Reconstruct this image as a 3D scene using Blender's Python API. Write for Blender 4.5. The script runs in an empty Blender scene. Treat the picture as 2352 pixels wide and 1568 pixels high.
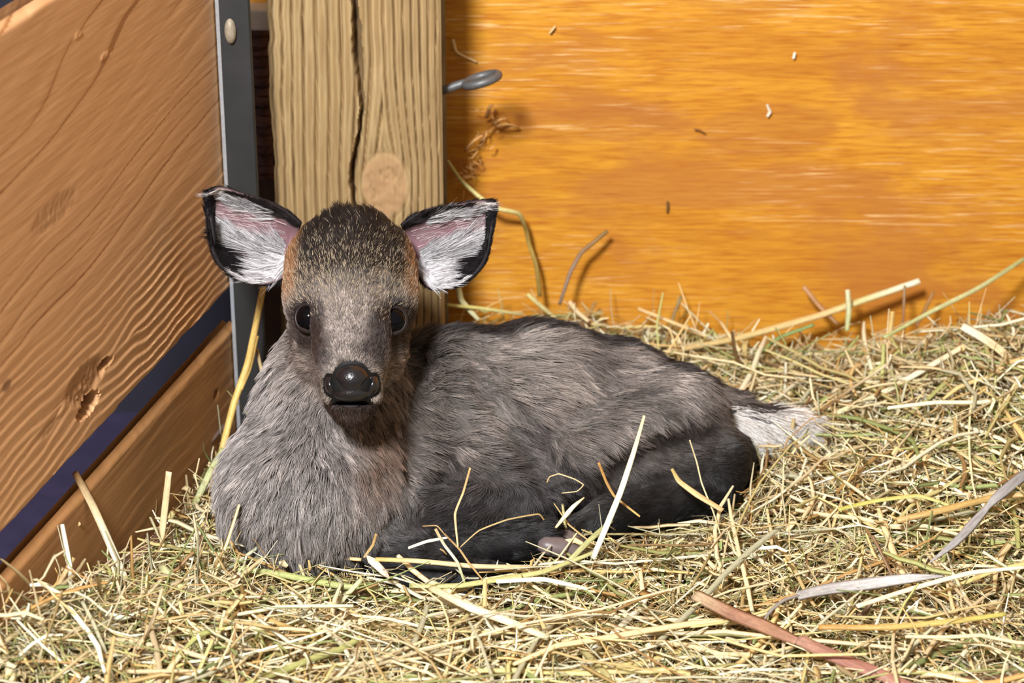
import bpy, math, random
import numpy as np
from mathutils import Vector, Matrix
from mathutils.kdtree import KDTree
random.seed(7)
rng = np.random.default_rng(11)

# ------------------------------------------------------------------ camera
PITCH = math.radians(24.0); CAMZ = 0.72; FPX = 5440.0; CX, CY = 1176.0, 784.0
sc = bpy.context.scene
COL = sc.collection
cam_d = bpy.data.cameras.new('camera'); cam = bpy.data.objects.new('camera', cam_d); COL.objects.link(cam)
cam_d.sensor_fit = 'HORIZONTAL'; cam_d.sensor_width = 36.0; cam_d.lens = 36.0*FPX/2352.0
cam.location = (0, 0, CAMZ); cam.rotation_euler = (math.pi/2-PITCH, 0, 0)
cam_d.clip_start = 0.02
cam_d.dof.use_dof = True; cam_d.dof.focus_distance = 1.425; cam_d.dof.aperture_fstop = 9.0
sc.camera = cam
sc.cycles.max_bounces = 4; sc.cycles.diffuse_bounces = 3; sc.cycles.glossy_bounces = 1; sc.cycles.transmission_bounces = 1
sc.cycles.use_adaptive_sampling = True; sc.cycles.adaptive_threshold = 0.08; sc.cycles.adaptive_min_samples = 20
sc.cycles.debug_use_spatial_splits = True; sc.cycles_curves.subdivisions = 1
# ------------------------------------------------------------------ light and exposure
sc.view_settings.view_transform = 'Standard'; sc.view_settings.look = 'None'
sc.view_settings.gamma = 1.0; sc.view_settings.use_curve_mapping = False
sc.view_settings.exposure = 0.0
world = bpy.data.worlds.new('barn_air'); sc.world = world; world.use_nodes = True
bgn = world.node_tree.nodes['Background']
bgn.inputs['Color'].default_value = (1.0, 0.83, 0.64, 1); bgn.inputs['Strength'].default_value = 0.50
def area(name, loc, target, size, power, color):
    l = bpy.data.lights.new(name, 'AREA'); l.shape = 'DISK'; l.size = size; l.energy = power; l.color = color
    o = bpy.data.objects.new(name, l); COL.objects.link(o); o.location = loc
    o.rotation_euler = (Vector(target)-Vector(loc)).to_track_quat('-Z', 'Y').to_euler()
    return o
area('key_flash', (-0.42, -0.1, 1.45), (0.05, 1.4, 0.1), 0.30, 76.0, (0.97, 0.98, 1.0))  # unseen flash, the cool key light from the upper left

# ------------------------------------------------------------------ camera geometry helpers (pixel of the photo -> ray -> real point)
CP, SP = math.cos(PITCH), math.sin(PITCH)
RGT = np.array([1., 0, 0]); UPV = np.array([0, SP, CP]); FWD = np.array([0, CP, -SP]); CAM = np.array([0, 0, CAMZ])
def ray(px, py): return FWD + RGT*((px-CX)/FPX) + UPV*(-(py-CY)/FPX)
def D(px, py, d): return CAM + ray(px, py)*d                     # at axial depth d
def G(px, py, z=0.0): r = ray(px, py); return CAM + r*((z-CAMZ)/r[2])   # at height z
def Yp(px, py, y): r = ray(px, py); return CAM + r*(y/r[1])       # at world y
def V(px, y, z):
    d = y*CP + (CAMZ-z)*SP
    return np.array([(px-CX)/FPX*d, y, z])
def proj(p):
    q = np.asarray(p)-CAM; d = q@FWD
    return CX+FPX*(q@RGT)/d, CY-FPX*(q@UPV)/d

# ------------------------------------------------------------------ noise
def _h(ix, iy, iz, seed):
    n = (ix.astype(np.int64)*374761393 + iy.astype(np.int64)*668265263 + iz.astype(np.int64)*2147483647 + seed*974711) & 0xffffffff
    n = ((n ^ (n >> 13))*1274126177) & 0xffffffff
    n = ((n ^ (n >> 16))*2246822519) & 0xffffffff
    return ((n ^ (n >> 15)) & 0xffff)/65535.0
def vnoise(p, scale=1.0, seed=0):
    p = np.asarray(p, float)*scale
    i = np.floor(p); f = p-i; f = f*f*(3-2*f); i = i.astype(np.int64)
    r = 0
    for dx in (0, 1):
        for dy in (0, 1):
            for dz in (0, 1):
                w = (f[..., 0] if dx else 1-f[..., 0])*(f[..., 1] if dy else 1-f[..., 1])*(f[..., 2] if dz else 1-f[..., 2])
                r = r + w*_h(i[..., 0]+dx, i[..., 1]+dy, i[..., 2]+dz, seed)
    return r*2-1
def fbm(p, scale, seed=0, octv=3):
    return sum(vnoise(p, scale*2**k, seed+17*k)*0.5**k for k in range(octv))
def n3(u, v, su, sv, seed=0, octv=3):
    return fbm(np.stack([u*su, v*sv, np.zeros_like(u)+seed*1.37], -1), 1.0, seed, octv)
def sstep(a, b, x):
    t = np.clip((x-a)/(b-a), 0, 1); return t*t*(3-2*t)

# ------------------------------------------------------------------ mesh and material helpers
def link(name, data, mat=None, parent=None, label=None, cat=None, kind=None, group=None):
    o = bpy.data.objects.new(name, data); COL.objects.link(o)
    if mat is not None: data.materials.append(mat)
    if parent is not None: o.parent = parent
    if label: o['label'] = label
    if cat: o['category'] = cat
    if kind: o['kind'] = kind
    if group: o['group'] = group
    return o
def mesh_np(name, v, quads=None, tris=None, smooth=True):
    v = np.ascontiguousarray(v, dtype=np.float32)
    me = bpy.data.meshes.new(name)
    nq = 0 if quads is None else len(quads); nt = 0 if tris is None else len(tris)
    me.vertices.add(len(v)); me.vertices.foreach_set('co', v.ravel())
    idx = []; st = []; tot = []
    if nq: idx.append(np.asarray(quads, np.int32).ravel()); st.append(np.arange(nq)*4); tot.append(np.full(nq, 4))
    if nt: idx.append(np.asarray(tris, np.int32).ravel()); st.append(nq*4+np.arange(nt)*3); tot.append(np.full(nt, 3))
    idx = np.concatenate(idx).astype(np.int32)
    me.loops.add(len(idx)); me.loops.foreach_set('vertex_index', idx)
    me.polygons.add(nq+nt); me.polygons.foreach_set('loop_start', np.concatenate(st).astype(np.int32))
    try: me.polygons.foreach_set('loop_total', np.concatenate(tot).astype(np.int32))
    except Exception: pass
    me.polygons.foreach_set('use_smooth', np.full(nq+nt, smooth))
    me.update(calc_edges=True); me.validate()
    return me
def vcol(me, name, arr):
    a = me.attributes.new(name, 'FLOAT_COLOR', 'POINT')
    arr = np.asarray(arr, np.float32)
    if arr.shape[1] == 3: arr = np.concatenate([arr, np.ones((len(arr), 1), np.float32)], 1)
    a.data.foreach_set('color', np.ascontiguousarray(arr).ravel())
def vflt(me, name, arr):
    a = me.attributes.new(name, 'FLOAT', 'POINT'); a.data.foreach_set('value', np.ascontiguousarray(arr, dtype=np.float32))
def s2l(c):
    c = np.asarray(c, float)/255.0
    return np.where(c <= 0.04045, c/12.92, ((c+0.055)/1.055)**2.4)
def c4(c): return tuple(s2l(c))+(1.0,)

class NT:
    def __init__(self, name):
        self.m = bpy.data.materials.new(name); self.m.use_nodes = True
        self.t = self.m.node_tree; self.b = self.t.nodes['Principled BSDF']
    def n(self, typ, **kw):
        nd = self.t.nodes.new(typ)
        for k, v in kw.items(): setattr(nd, k, v)
        return nd
    def l(self, a, b): self.t.links.new(a, b)
    def inp(self, **kw):
        for k, v in kw.items(): self.b.inputs[k.replace('_', ' ')].default_value = v
        return self
    def attr(self, name): return self.n('ShaderNodeAttribute', attribute_name=name)
    def noise(self, vec, scale, detail=4, rough=0.55, mapscale=None, dist=0.0):
        if mapscale:
            mp = self.n('ShaderNodeMapping'); mp.inputs['Scale'].default_value = mapscale; self.l(vec, mp.inputs['Vector']); vec = mp.outputs[0]
        nz = self.n('ShaderNodeTexNoise'); nz.inputs['Scale'].default_value = scale; nz.inputs['Detail'].default_value = detail
        nz.inputs['Roughness'].default_value = rough; nz.inputs['Distortion'].default_value = dist
        self.l(vec, nz.inputs['Vector']); return nz.outputs['Fac']
    def ramp(self, fac, stops):
        r = self.n('ShaderNodeValToRGB'); e = r.color_ramp.elements
        while len(e) < len(stops): e.new(0.5)
        for k, (p, c) in enumerate(stops): e[k].position = p; e[k].color = c if len(c) == 4 else tuple(c)+(1,)
        self.l(fac, r.inputs[0]); return r.outputs[0]
    def mix(self, fac, a, b, mode='MIX'):
        m = self.n('ShaderNodeMix', data_type='RGBA', blend_type=mode)
        for s, v in ((m.inputs[0], fac), (m.inputs[6], a), (m.inputs[7], b)):
            if hasattr(v, 'is_linked') or hasattr(v, 'links'): self.l(v, s)
            else: s.default_value = v
        return m.outputs[2]
    def bump(self, h, strength, dist):
        bp = self.n('ShaderNodeBump'); bp.inputs['Strength'].default_value = strength; bp.inputs['Distance'].default_value = dist
        self.l(h, bp.inputs['Height']); self.l(bp.outputs[0], self.b.inputs['Normal'])
    def objco(self): return self.n('ShaderNodeTexCoord').outputs['Object']
def ramp1(p0, p1): return [(p0, (0, 0, 0, 1)), (p1, (1, 1, 1, 1))]

def mat_plain(name, col, rough=0.6, metal=0.0, noise=0.25, scale=120.0, spec=0.5):
    t = NT(name); co = t.objco(); f = t.noise(co, scale)
    c = np.array(c4(col)); t.l(t.mix(f, tuple(np.r_[c[:3]*(1-noise), 1]), tuple(np.r_[np.minimum(c[:3]*(1+noise), 1), 1])), t.b.inputs['Base Color'])
    t.inp(Roughness=rough, Metallic=metal, Specular_IOR_Level=spec); return t.m

def mat_plywood():
    t = NT('orange_stained_plywood'); co = t.objco()
    fine = t.noise(co, 1.0, 5, 0.6, (34, 34, 560))
    mid = t.noise(co, 1.0, 4, 0.55, (9, 9, 70), 0.4)
    big = t.noise(co, 1.0, 4, 0.6, (5.5, 5.5, 13), 0.6)
    base = t.ramp(mid, [(0.28, c4((188, 124, 38))), (0.5, c4((207, 144, 42))), (0.75, c4((216, 157, 56)))])
    base = t.mix(t.ramp(fine, ramp1(0.44, 0.66)), base, t.mix(0.75, base, c4((170, 94, 24))))
    blot = t.ramp(big, [(0.50, (0, 0, 0, 1)), (0.60, (0.65, 0.65, 0.65, 1))])
    base = t.mix(blot, base, c4((176, 110, 50)))
    # figured patches and a knot in the veneer
    wz = t.noise(co, 1.0, 3, 0.6, (16, 16, 70)); pm = None
    for cx_, cz_, rx_, rz_, k_ in ((0.315, 0.348, 0.20, 0.040, 0.9), (0.04, 0.295, 0.085, 0.034, 0.7), (0.185, 0.165, 0.050, 0.022, 0.7), (0.145, 0.372, 0.07, 0.018, 0.7), (0.17, 0.268, 0.05, 0.02, 0.5), (0.06, 0.170, 0.07, 0.014, 0.5)):
        mp = t.n('ShaderNodeMapping'); mp.inputs['Location'].default_value = (-cx_/rx_, 0, -cz_/rz_); mp.inputs['Scale'].default_value = (1/rx_, 0, 1/rz_); t.l(co, mp.inputs['Vector'])
        ln = t.n('ShaderNodeVectorMath', operation='LENGTH'); t.l(mp.outputs[0], ln.inputs[0])
        ad = t.n('ShaderNodeMath', operation='ADD'); t.l(ln.outputs['Value'], ad.inputs[0]); t.l(wz, ad.inputs[1])
        mr = t.n('ShaderNodeMapRange', interpolation_type='SMOOTHSTEP'); t.l(ad.outputs[0], mr.inputs['Value']); mr.inputs['From Min'].default_value = 1.30; mr.inputs['From Max'].default_value = 1.62; mr.inputs['To Min'].default_value = k_; mr.inputs['To Max'].default_value = 0.0
        if pm is None: pm = mr.outputs[0]
        else: mx = t.n('ShaderNodeMath', operation='MAXIMUM'); t.l(pm, mx.inputs[0]); t.l(mr.outputs[0], mx.inputs[1]); pm = mx.outputs[0]
    base = t.mix(pm, base, t.mix(0.6, base, c4((160, 92, 44))))
    st = t.noise(co, 1.0, 3, 0.6, (22, 22, 640)); stm = t.noise(co, 1.0, 2, 0.5, (4, 4, 16))
    mk = t.n('ShaderNodeMath', operation='MULTIPLY'); t.l(t.ramp(st, ramp1(0.58, 0.68)), mk.inputs[0]); t.l(t.ramp(stm, ramp1(0.44, 0.60)), mk.inputs[1])
    mk2 = t.n('ShaderNodeMath', operation='MULTIPLY'); t.l(mk.outputs[0], mk2.inputs[0]); mk2.inputs[1].default_value = 0.75
    base = t.mix(mk2.outputs[0], base, c4((232, 190, 130)))
    dk = t.noise(co, 1.0, 3, 0.6, (30, 30, 420)); t2 = t.n('ShaderNodeMath', operation='MULTIPLY'); t.l(t.ramp(dk, ramp1(0.62, 0.74)), t2.inputs[0]); t2.inputs[1].default_value = 0.55
    base = t.mix(t2.outputs[0], base, c4((150, 84, 26)))
    t.l(base, t.b.inputs['Base Color']); t.inp(Roughness=0.55, Specular_IOR_Level=0.25)
    t.bump(fine, 0.35, 0.001); return t.m

def mat_grain(name, light, mid, dark, knotc, rough=0.6, bumpd=0.0005, fib=(1, 1, 1)):
    """wood whose growth rings come with the mesh (attributes ring and knot)"""
    t = NT(name); co = t.objco(); ring = t.attr('ring').outputs['Fac']; kn = t.attr('knot').outputs['Fac']
    c = t.ramp(ring, [(0.0, c4(dark)), (0.22, c4(mid)), (0.8, c4(light)), (1.0, c4(mid))])
    f = t.noise(co, 1.0, 5, 0.6, fib); b = t.noise(co, 9.0, 3, 0.5)
    c = t.mix(t.ramp(b, ramp1(0.35, 0.7)), c, t.mix(0.35, c, c4(mid)))
    c = t.mix(t.ramp(f, [(0.3, (0, 0, 0, 1)), (0.75, (0.35, 0.35, 0.35, 1))]), c, c4(dark))
    c = t.mix(kn, c, c4(knotc))
    t.l(c, t.b.inputs['Base Color']); t.inp(Roughness=rough, Specular_IOR_Level=0.3); t.bump(f, 0.4, bumpd); return t.m

M = {}
M['ply'] = mat_plywood()
M['gate'] = mat_grain('golden_pine', (218, 172, 126), (210, 160, 112), (150, 100, 60), (104, 66, 40), 0.55, 0.0003, (0, 16, 460))
M['gate2'] = mat_grain('dull_brown_pine', (176, 130, 84), (164, 118, 72), (118, 80, 46), (90, 58, 36), 0.65, 0.0003, (0, 16, 460))
M['post'] = mat_grain('weathered_pine', (184, 158, 114), (158, 129, 86), (62, 42, 25), (168, 128, 90), 0.8, 0.0004, (420, 0, 30))
M['floor'] = mat_plain('purple_blue_floor', (48, 42, 68), 0.6, noise=0.5, scale=40)
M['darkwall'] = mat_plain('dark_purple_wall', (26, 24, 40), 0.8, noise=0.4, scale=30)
M['bluewall'] = mat_plain('blue_painted_wall', (66, 66, 130), 0.6, noise=0.3, scale=30)
M['iron'] = mat_plain('dull_grey_steel', (46, 46, 46), 0.6, 0.3, 0.4, 60)
M['hook'] = mat_plain('galvanised_wire', (104, 104, 104), 0.5, 0.4, 0.3, 300)
M['zinc'] = mat_plain('worn_bright_zinc', (190, 196, 202), 0.5, 0.6, 0.3, 500)
M['rust'] = mat_plain('rusted_iron', (86, 56, 50), 0.8, 0.2, 0.6, 160)
M['gapshade'] = mat_plain('dark_gap_shade', (60, 40, 28), 0.8, 0, 0.4, 60)  # dark brown that stands for shade in the gap behind the rod
M['white'] = mat_plain('chalky_white_paint', (206, 196, 184), 0.7, 0, 0.2, 160)
M['twig'] = mat_plain('brown_twig', (120, 86, 52), 0.8, 0, 0.4, 300)
M['debris'] = mat_plain('dusty_brown_web', (214, 164, 100), 0.9, 0, 0.4, 300)

def mat_straw():
    t = NT('dry_straw'); a = t.attr('col').outputs['Color']; co = t.objco(); f = t.noise(co, 420.0, 3)
    fb = t.noise(t.attr('fib').outputs['Vector'], 1.0, 4, 0.6); fm = t.n('ShaderNodeMapRange'); t.l(fb, fm.inputs['Value']); fm.inputs['From Min'].default_value = 0.25; fm.inputs['From Max'].default_value = 0.75; fm.inputs['To Min'].default_value = 0.62; fm.inputs['To Max'].default_value = 1.28
    hs = t.n('ShaderNodeHueSaturation'); t.l(a, hs.inputs['Color'])
    mr = t.n('ShaderNodeMapRange'); t.l(f, mr.inputs['Value']); mr.inputs['To Min'].default_value = 0.72; mr.inputs['To Max'].default_value = 1.25
    mm = t.n('ShaderNodeMath', operation='MULTIPLY'); t.l(mr.outputs[0], mm.inputs[0]); t.l(fm.outputs[0], mm.inputs[1]); t.l(mm.outputs[0], hs.inputs['Value']); t.l(hs.outputs[0], t.b.inputs['Base Color'])
    t.inp(Roughness=0.5, Specular_IOR_Level=0.4); return t.m
M['straw'] = mat_straw()
def mat_fur():
    t = NT('fur_strands'); t.l(t.attr('col').outputs['Color'], t.b.inputs['Base Color']); t.inp(Roughness=0.42, Specular_IOR_Level=0.36); return t.m
M['fur'] = mat_fur()
def mat_skin():
    t = NT('skin_under_fur'); t.l(t.attr('col').outputs['Color'], t.b.inputs['Base Color']); t.inp(Roughness=0.65, Specular_IOR_Level=0.3)
    t.bump(t.noise(t.objco(), 900.0, 3), 0.25, 0.0004); return t.m
M['skin'] = mat_skin()
def mat_nose():
    t = NT('wet_black_nose'); co = t.objco()
    v = t.n('ShaderNodeTexVoronoi'); v.inputs['Scale'].default_value = 900.0; t.l(co, v.inputs['Vector'])
    t.inp(Base_Color=(0.006, 0.006, 0.008, 1), Roughness=0.27, Specular_IOR_Level=0.6, Coat_Weight=0.25, Coat_Roughness=0.15)
    t.bump(v.outputs['Distance'], 0.25, 0.0006); return t.m
M['nose'] = mat_nose()
M['eye'] = NT('glossy_dark_eye').inp(Base_Color=(0.002, 0.002, 0.003, 1), Roughness=0.09, Specular_IOR_Level=0.15).m
M['lid'] = NT('dark_pink_eyelid').inp(Base_Color=c4((27, 18, 18)), Roughness=0.45).m
M['hoof'] = mat_plain('pinkish_grey_hoof', (110, 97, 96), 0.4, 0, 0.25, 120)

# ------------------------------------------------------------------ generic builders
def slab(name, P, back, mat, ring=None, knot=None, **kw):
    """board: P (nu,nv,3) carved front face, back = vector to the rear face"""
    nu, nv, _ = P.shape; ids = np.arange(nu*nv).reshape(nu, nv)
    q = np.stack([ids[:-1, :-1], ids[1:, :-1], ids[1:, 1:], ids[:-1, 1:]], -1).reshape(-1, 4)
    loop = np.concatenate([ids[:-1, 0], ids[-1, :-1], ids[:0:-1, -1], ids[0, :0:-1]])
    v = P.reshape(-1, 3); lp = v[loop]
    b1 = lp + np.asarray(back)
    n0 = len(v); m = len(loop); rot = np.roll(np.arange(m), -1)
    q2 = np.stack([loop, n0+np.arange(m), n0+rot, loop[rot]], -1)
    cen = b1.mean(0)[None]; vv = np.concatenate([v, b1, cen]); tr = np.stack([n0+np.arange(m), np.full(m, n0+m), n0+rot], -1)
    # make the front face outward (opposite to back)
    a, b, c = v[q[0, 0]], v[q[0, 1]], v[q[0, 2]]
    if np.dot(np.cross(b-a, c-a), back) > 0: q = q[:, ::-1]; q2 = q2[:, ::-1]; tr = tr[:, ::-1]
    me = mesh_np(name, vv, q, tr)
    att = lambda A, d: np.concatenate([A.ravel(), A.ravel()[loop], [d]])
    if ring is not None: vflt(me, 'ring', att(ring, 0.6)); vflt(me, 'knot', att(knot, 0.0))
    me.set_sharp_from_angle(angle=math.radians(50))
    return link(name, me, mat, **kw)
def box(name, lo, hi, mat, bevel=0.0, **kw):
    lo = np.array(lo, float); hi = np.array(hi, float)
    v = np.array([[x, y, z] for x in (lo[0], hi[0]) for y in (lo[1], hi[1]) for z in (lo[2], hi[2])])
    q = [(0, 1, 3, 2), (4, 6, 7, 5), (0, 4, 5, 1), (2, 3, 7, 6), (0, 2, 6, 4), (1, 5, 7, 3)]
    me = mesh_np(name, v, q, smooth=False); o = link(name, me, mat, **kw)
    if bevel:
        m = o.modifiers.new('bevel', 'BEVEL'); m.width = bevel; m.segments = 3
    return o
def catmull(pts, n):
    pts = np.asarray(pts, float)
    if len(pts) == 2: t = np.linspace(0, 1, n)[:, None]; return pts[0]*(1-t)+pts[1]*t
    P = np.concatenate([[2*pts[0]-pts[1]], pts, [2*pts[-1]-pts[-2]]]); out = []
    seg = len(pts)-1
    for s in np.linspace(0, seg-1e-9, n):
        i = int(s); t = s-i; a, b, c, d = P[i:i+4]
        out.append(0.5*((2*b)+(c-a)*t+(2*a-5*b+4*c-d)*t*t+(3*b-a-3*c+d)*t**3))
    return np.array(out)
def tube_mesh(name, pts, rad, sides=6, flat=1.0, up=(0, 0, 1), n=None):
    """swept tube; rad scalar or list, flat<1 squashes it to a blade"""
    pts = catmull(pts, n or max(4, 4*len(pts))); k = len(pts)
    rad = np.interp(np.linspace(0, 1, k), np.linspace(0, 1, np.size(rad)), np.atleast_1d(rad)) if np.size(rad) > 1 else np.full(k, float(rad))
    tg = np.gradient(pts, axis=0); tg /= np.linalg.norm(tg, axis=1)[:, None]+1e-12
    up = np.asarray(up, float); sd = np.cross(tg, up); bad = np.linalg.norm(sd, axis=1) < 0.05
    sd[bad] = np.cross(tg[bad], (0.3, 1, 0.2)); sd /= np.linalg.norm(sd, axis=1)[:, None]; nm = np.cross(sd, tg)
    a = np.linspace(0, 2*math.pi, sides, endpoint=False)
    v = pts[:, None]+rad[:, None, None]*(np.cos(a)[None, :, None]*sd[:, None]+flat*np.sin(a)[None, :, None]*nm[:, None])
    v = v.reshape(-1, 3); ids = np.arange(k*sides).reshape(k, sides); nx = np.roll(ids, -1, 1)
    q = np.stack([ids[:-1], nx[:-1], nx[1:], ids[1:]], -1).reshape(-1, 4)
    tr = []
    vv = np.concatenate([v, pts[:1], pts[-1:]])
    for j in range(sides):
        tr.append((ids[0, (j+1) % sides], ids[0, j], len(v))); tr.append((ids[-1, j], ids[-1, (j+1) % sides], len(v)+1))
    return vv, q, np.array(tr)
def tube(name, pts, rad, mat, sides=8, flat=1.0, up=(0, 0, 1), n=None, col=None, **kw):
    v, q, tr = tube_mesh(name, pts, rad, sides, flat, up, n); me = mesh_np(name, v, q, tr)
    if col is not None:
        cs = np.atleast_2d(col).astype(float); cs = s2l(np.clip(0.80*cs+0.20*cs.mean(1)[:, None], 0, 255)); t = np.concatenate([np.repeat(np.linspace(0, 1, (len(v)-2)//sides), sides), [0, 1]])
        vcol(me, 'col', np.stack([np.interp(t, np.linspace(0, 1, len(cs)), cs[:, k]) for k in range(3)], -1))
        kk_ = (len(v)-2)//sides; ln_ = np.linalg.norm(np.diff(np.asarray(v[:kk_*sides:sides]), axis=0), axis=1).sum(); an_ = np.concatenate([np.tile(np.arange(sides)*2*math.pi/sides, kk_), [0, 0]])
        fa = me.attributes.new('fib', 'FLOAT_VECTOR', 'POINT'); fa.data.foreach_set('vector', np.stack([3*np.cos(an_), 3*np.sin(an_), t*ln_*90+(ln_*7919.0) % 97], -1).astype(np.float32).ravel())
    return link(name, me, mat, **kw)
def join_geo(parts):
    vs, qs, ts, n = [], [], [], 0
    for v, q, t in parts:
        vs.append(v); qs.append(np.asarray(q)+n); ts.append(np.asarray(t)+n); n += len(v)
    return np.concatenate(vs), np.concatenate(qs), np.concatenate(ts)

# ------------------------------------------------------------------ setting: floor, walls
WALL_Y = 1.62; POST_Y = 1.52
box('floor', (-2.6, -1.2, -0.09), (2.2, WALL_Y+0.05, -0.06), M['floor'], kind='structure', label='dark purple blue floor under the straw and beyond the gate')
box('wall_left', (-2.6, -1.2, -0.06), (-2.55, WALL_Y+0.05, 1.6), M['bluewall'], kind='structure', label='blue wall of the pen beyond the gate')
nu, nv = 60, 40
uu, vv = np.meshgrid(np.linspace(-0.196, 2.2, nu), np.linspace(-0.07, 1.6, nv), indexing='ij')
P = np.stack([uu, np.full_like(uu, WALL_Y)+0.0006*n3(uu, vv, 3, 3, 5), vv], -1)
slab('wall_back', P, (0, 0.018, 0), M['ply'], kind='structure', label='orange stained plywood wall with horizontal grain behind the fawn')

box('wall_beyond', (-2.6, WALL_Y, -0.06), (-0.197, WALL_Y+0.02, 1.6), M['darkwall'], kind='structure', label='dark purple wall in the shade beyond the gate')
# ------------------------------------------------------------------ timber post, carved face with rings, crack and knot
pL = Yp(612, 0, POST_Y)[0]; pR = Yp(1012, 0, POST_Y)[0]; pw = pR-pL
zt = 0.62
zs = np.concatenate([np.linspace(-0.07, 0.36, 250), np.linspace(0.37, zt, 24)])
xs = np.linspace(pL, pR, 170)
U, W = np.meshgrid(xs, zs, indexing='ij')
kc = Yp(884, 425, POST_Y); kx, kz = kc[0], kc[2]
dxk, dzk = (U-kx)/0.0165, (W-kz)/0.024
rk = np.sqrt(dxk**2+dzk**2)
warp = 0.012*np.sign(dxk)*np.exp(-np.abs(dxk)*0.75)*np.exp(-(dzk*0.55)**2)
g = (U-pL-warp*0.8)+0.0012*n3(U, W, 25, 6, 2)
spacing = np.interp(g/pw, [0, 0.25, 0.55, 0.75, 1.0], [0.0055, 0.0075, 0.010, 0.0058, 0.0048])
gi = np.linspace(-0.03, pw+0.03, 900); ph = np.cumsum(1/np.interp(gi/pw, [0, 0.25, 0.55, 0.75, 1.0], [0.0055, 0.0078, 0.011, 0.006, 0.0048]))*(gi[1]-gi[0])
phase = np.interp(g, gi, ph)+0.30*n3(U, W, 10, 3, 8)+0.06*n3(U, W, 80, 40, 18)
fr = phase-np.floor(phase)
ring = np.where(fr < 0.72, 0.45+0.55*np.sin(fr/0.72*math.pi), 0.25*np.abs((fr-0.86)/0.14))
ridge = np.where(fr < 0.75, np.clip(np.sin(fr/0.75*math.pi), 0, 1)**0.6, -1.3*np.sin((fr-0.75)/0.25*math.pi))
hsr = _h(np.floor(phase).astype(np.int64), np.zeros(phase.shape, np.int64), np.zeros(phase.shape, np.int64), 5); ring = np.clip(ring+(1-ring)*0.30*hsr+0.12*n3(U, W, 200, 30, 44), 0, 1); ridge = ridge*(0.7+0.7*hsr)
kin = 1-sstep(0.85, 1.1, rk)
krr = 0.5+0.5*np.sin(rk*9+2*n3(U, W, 60, 60, 4))
ring = ring*(1-kin)+kin*(0.55+0.3*krr); kcr = np.exp(-(n3(U, W, 70, 130, 14)/0.07)**2)*(1-sstep(0.5, 0.9, rk)); ring = ring*(1-0.6*np.exp(-((rk-1.0)/0.06)**2))*(1-0.7*kcr)
depth = 0.0012*ridge*(1-kin)+kin*(0.0006*n3(U, W, 160, 220, 9)+0.0008)+0.0005*n3(U, W, 300, 40, 3)
# crack
cpx = [(811, -5), (820, 60), (822, 130), (829, 200), (833, 250), (824, 320), (808, 400), (812, 450), (822, 500), (830, 700)]
cp = np.array([Yp(a, b, POST_Y) for a, b in cpx]); order = np.argsort(cp[:, 2])
cx = np.interp(W, cp[order, 2], cp[order, 0])+0.0006*n3(U*0, W, 1, 180, 6)
cwid = np.interp(W, cp[order, 2], np.array([0.0026, 0.0030, 0.0032, 0.0026, 0.0013, 0.0019, 0.0030, 0.0018, 0.0010, 0.0006])[order])
cwid *= 1+0.35*n3(U*0, W, 1, 120, 12)
crack = 1-sstep(0.35, 1.0, np.abs(U-cx)/np.maximum(cwid, 1e-4))
depth = depth-0.012*crack
edge = np.minimum(U-pL, pR-U); depth -= 0.004*(1-sstep(0, 0.005, edge))**2
depth = depth-0.0012*kcr-0.0006*np.exp(-((rk-1.0)/0.07)**2); knot = np.clip(kin*0.75*(0.75+0.25*krr)*(1-0.8*kcr)*(1-0.6*np.exp(-((rk-0.95)/0.08)**2)), 0, 1)
ring = np.clip(ring*(1-0.9*crack), 0, 1)
Ld = 0.0012*n3(U*0, W, 1, 60, 33)*(1-sstep(0, 0.02, U-pL))
post = slab('timber_post', np.stack([U+Ld, POST_Y-depth, W], -1), (0, 0.095, 0), M['post'], ring, knot,
     label='weathered pine post with a long vertical crack and a knot behind the fawn', cat='post')

# screw eye in the post's right side
e0 = Yp(1016, 208, 1.545); e1 = Yp(1062, 192, 1.545); ec = Yp(1106, 183, 1.545)
ax = (ec-e0)/np.linalg.norm(ec-e0); side = np.array([0, -0.93, 0.37]); side -= ax*(side@ax); side /= np.linalg.norm(side)
nrm = np.cross(ax, side); tilt = 0.28
side2 = side*math.cos(tilt)+nrm*math.sin(tilt)
R = 0.0118
ringpts = [ec+R*1.0*(ax*math.cos(a)+side2*math.sin(a)) for a in np.linspace(math.pi, 3*math.pi-0.25, 26)]
eye_pts = [e0-ax*0.02, e0, e1]+ringpts
tube('screw_eye', eye_pts, 0.0030, M['hook'], 10, n=90, label='grey steel screw eye sticking out of the post beside the plywood', cat='hook')

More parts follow.
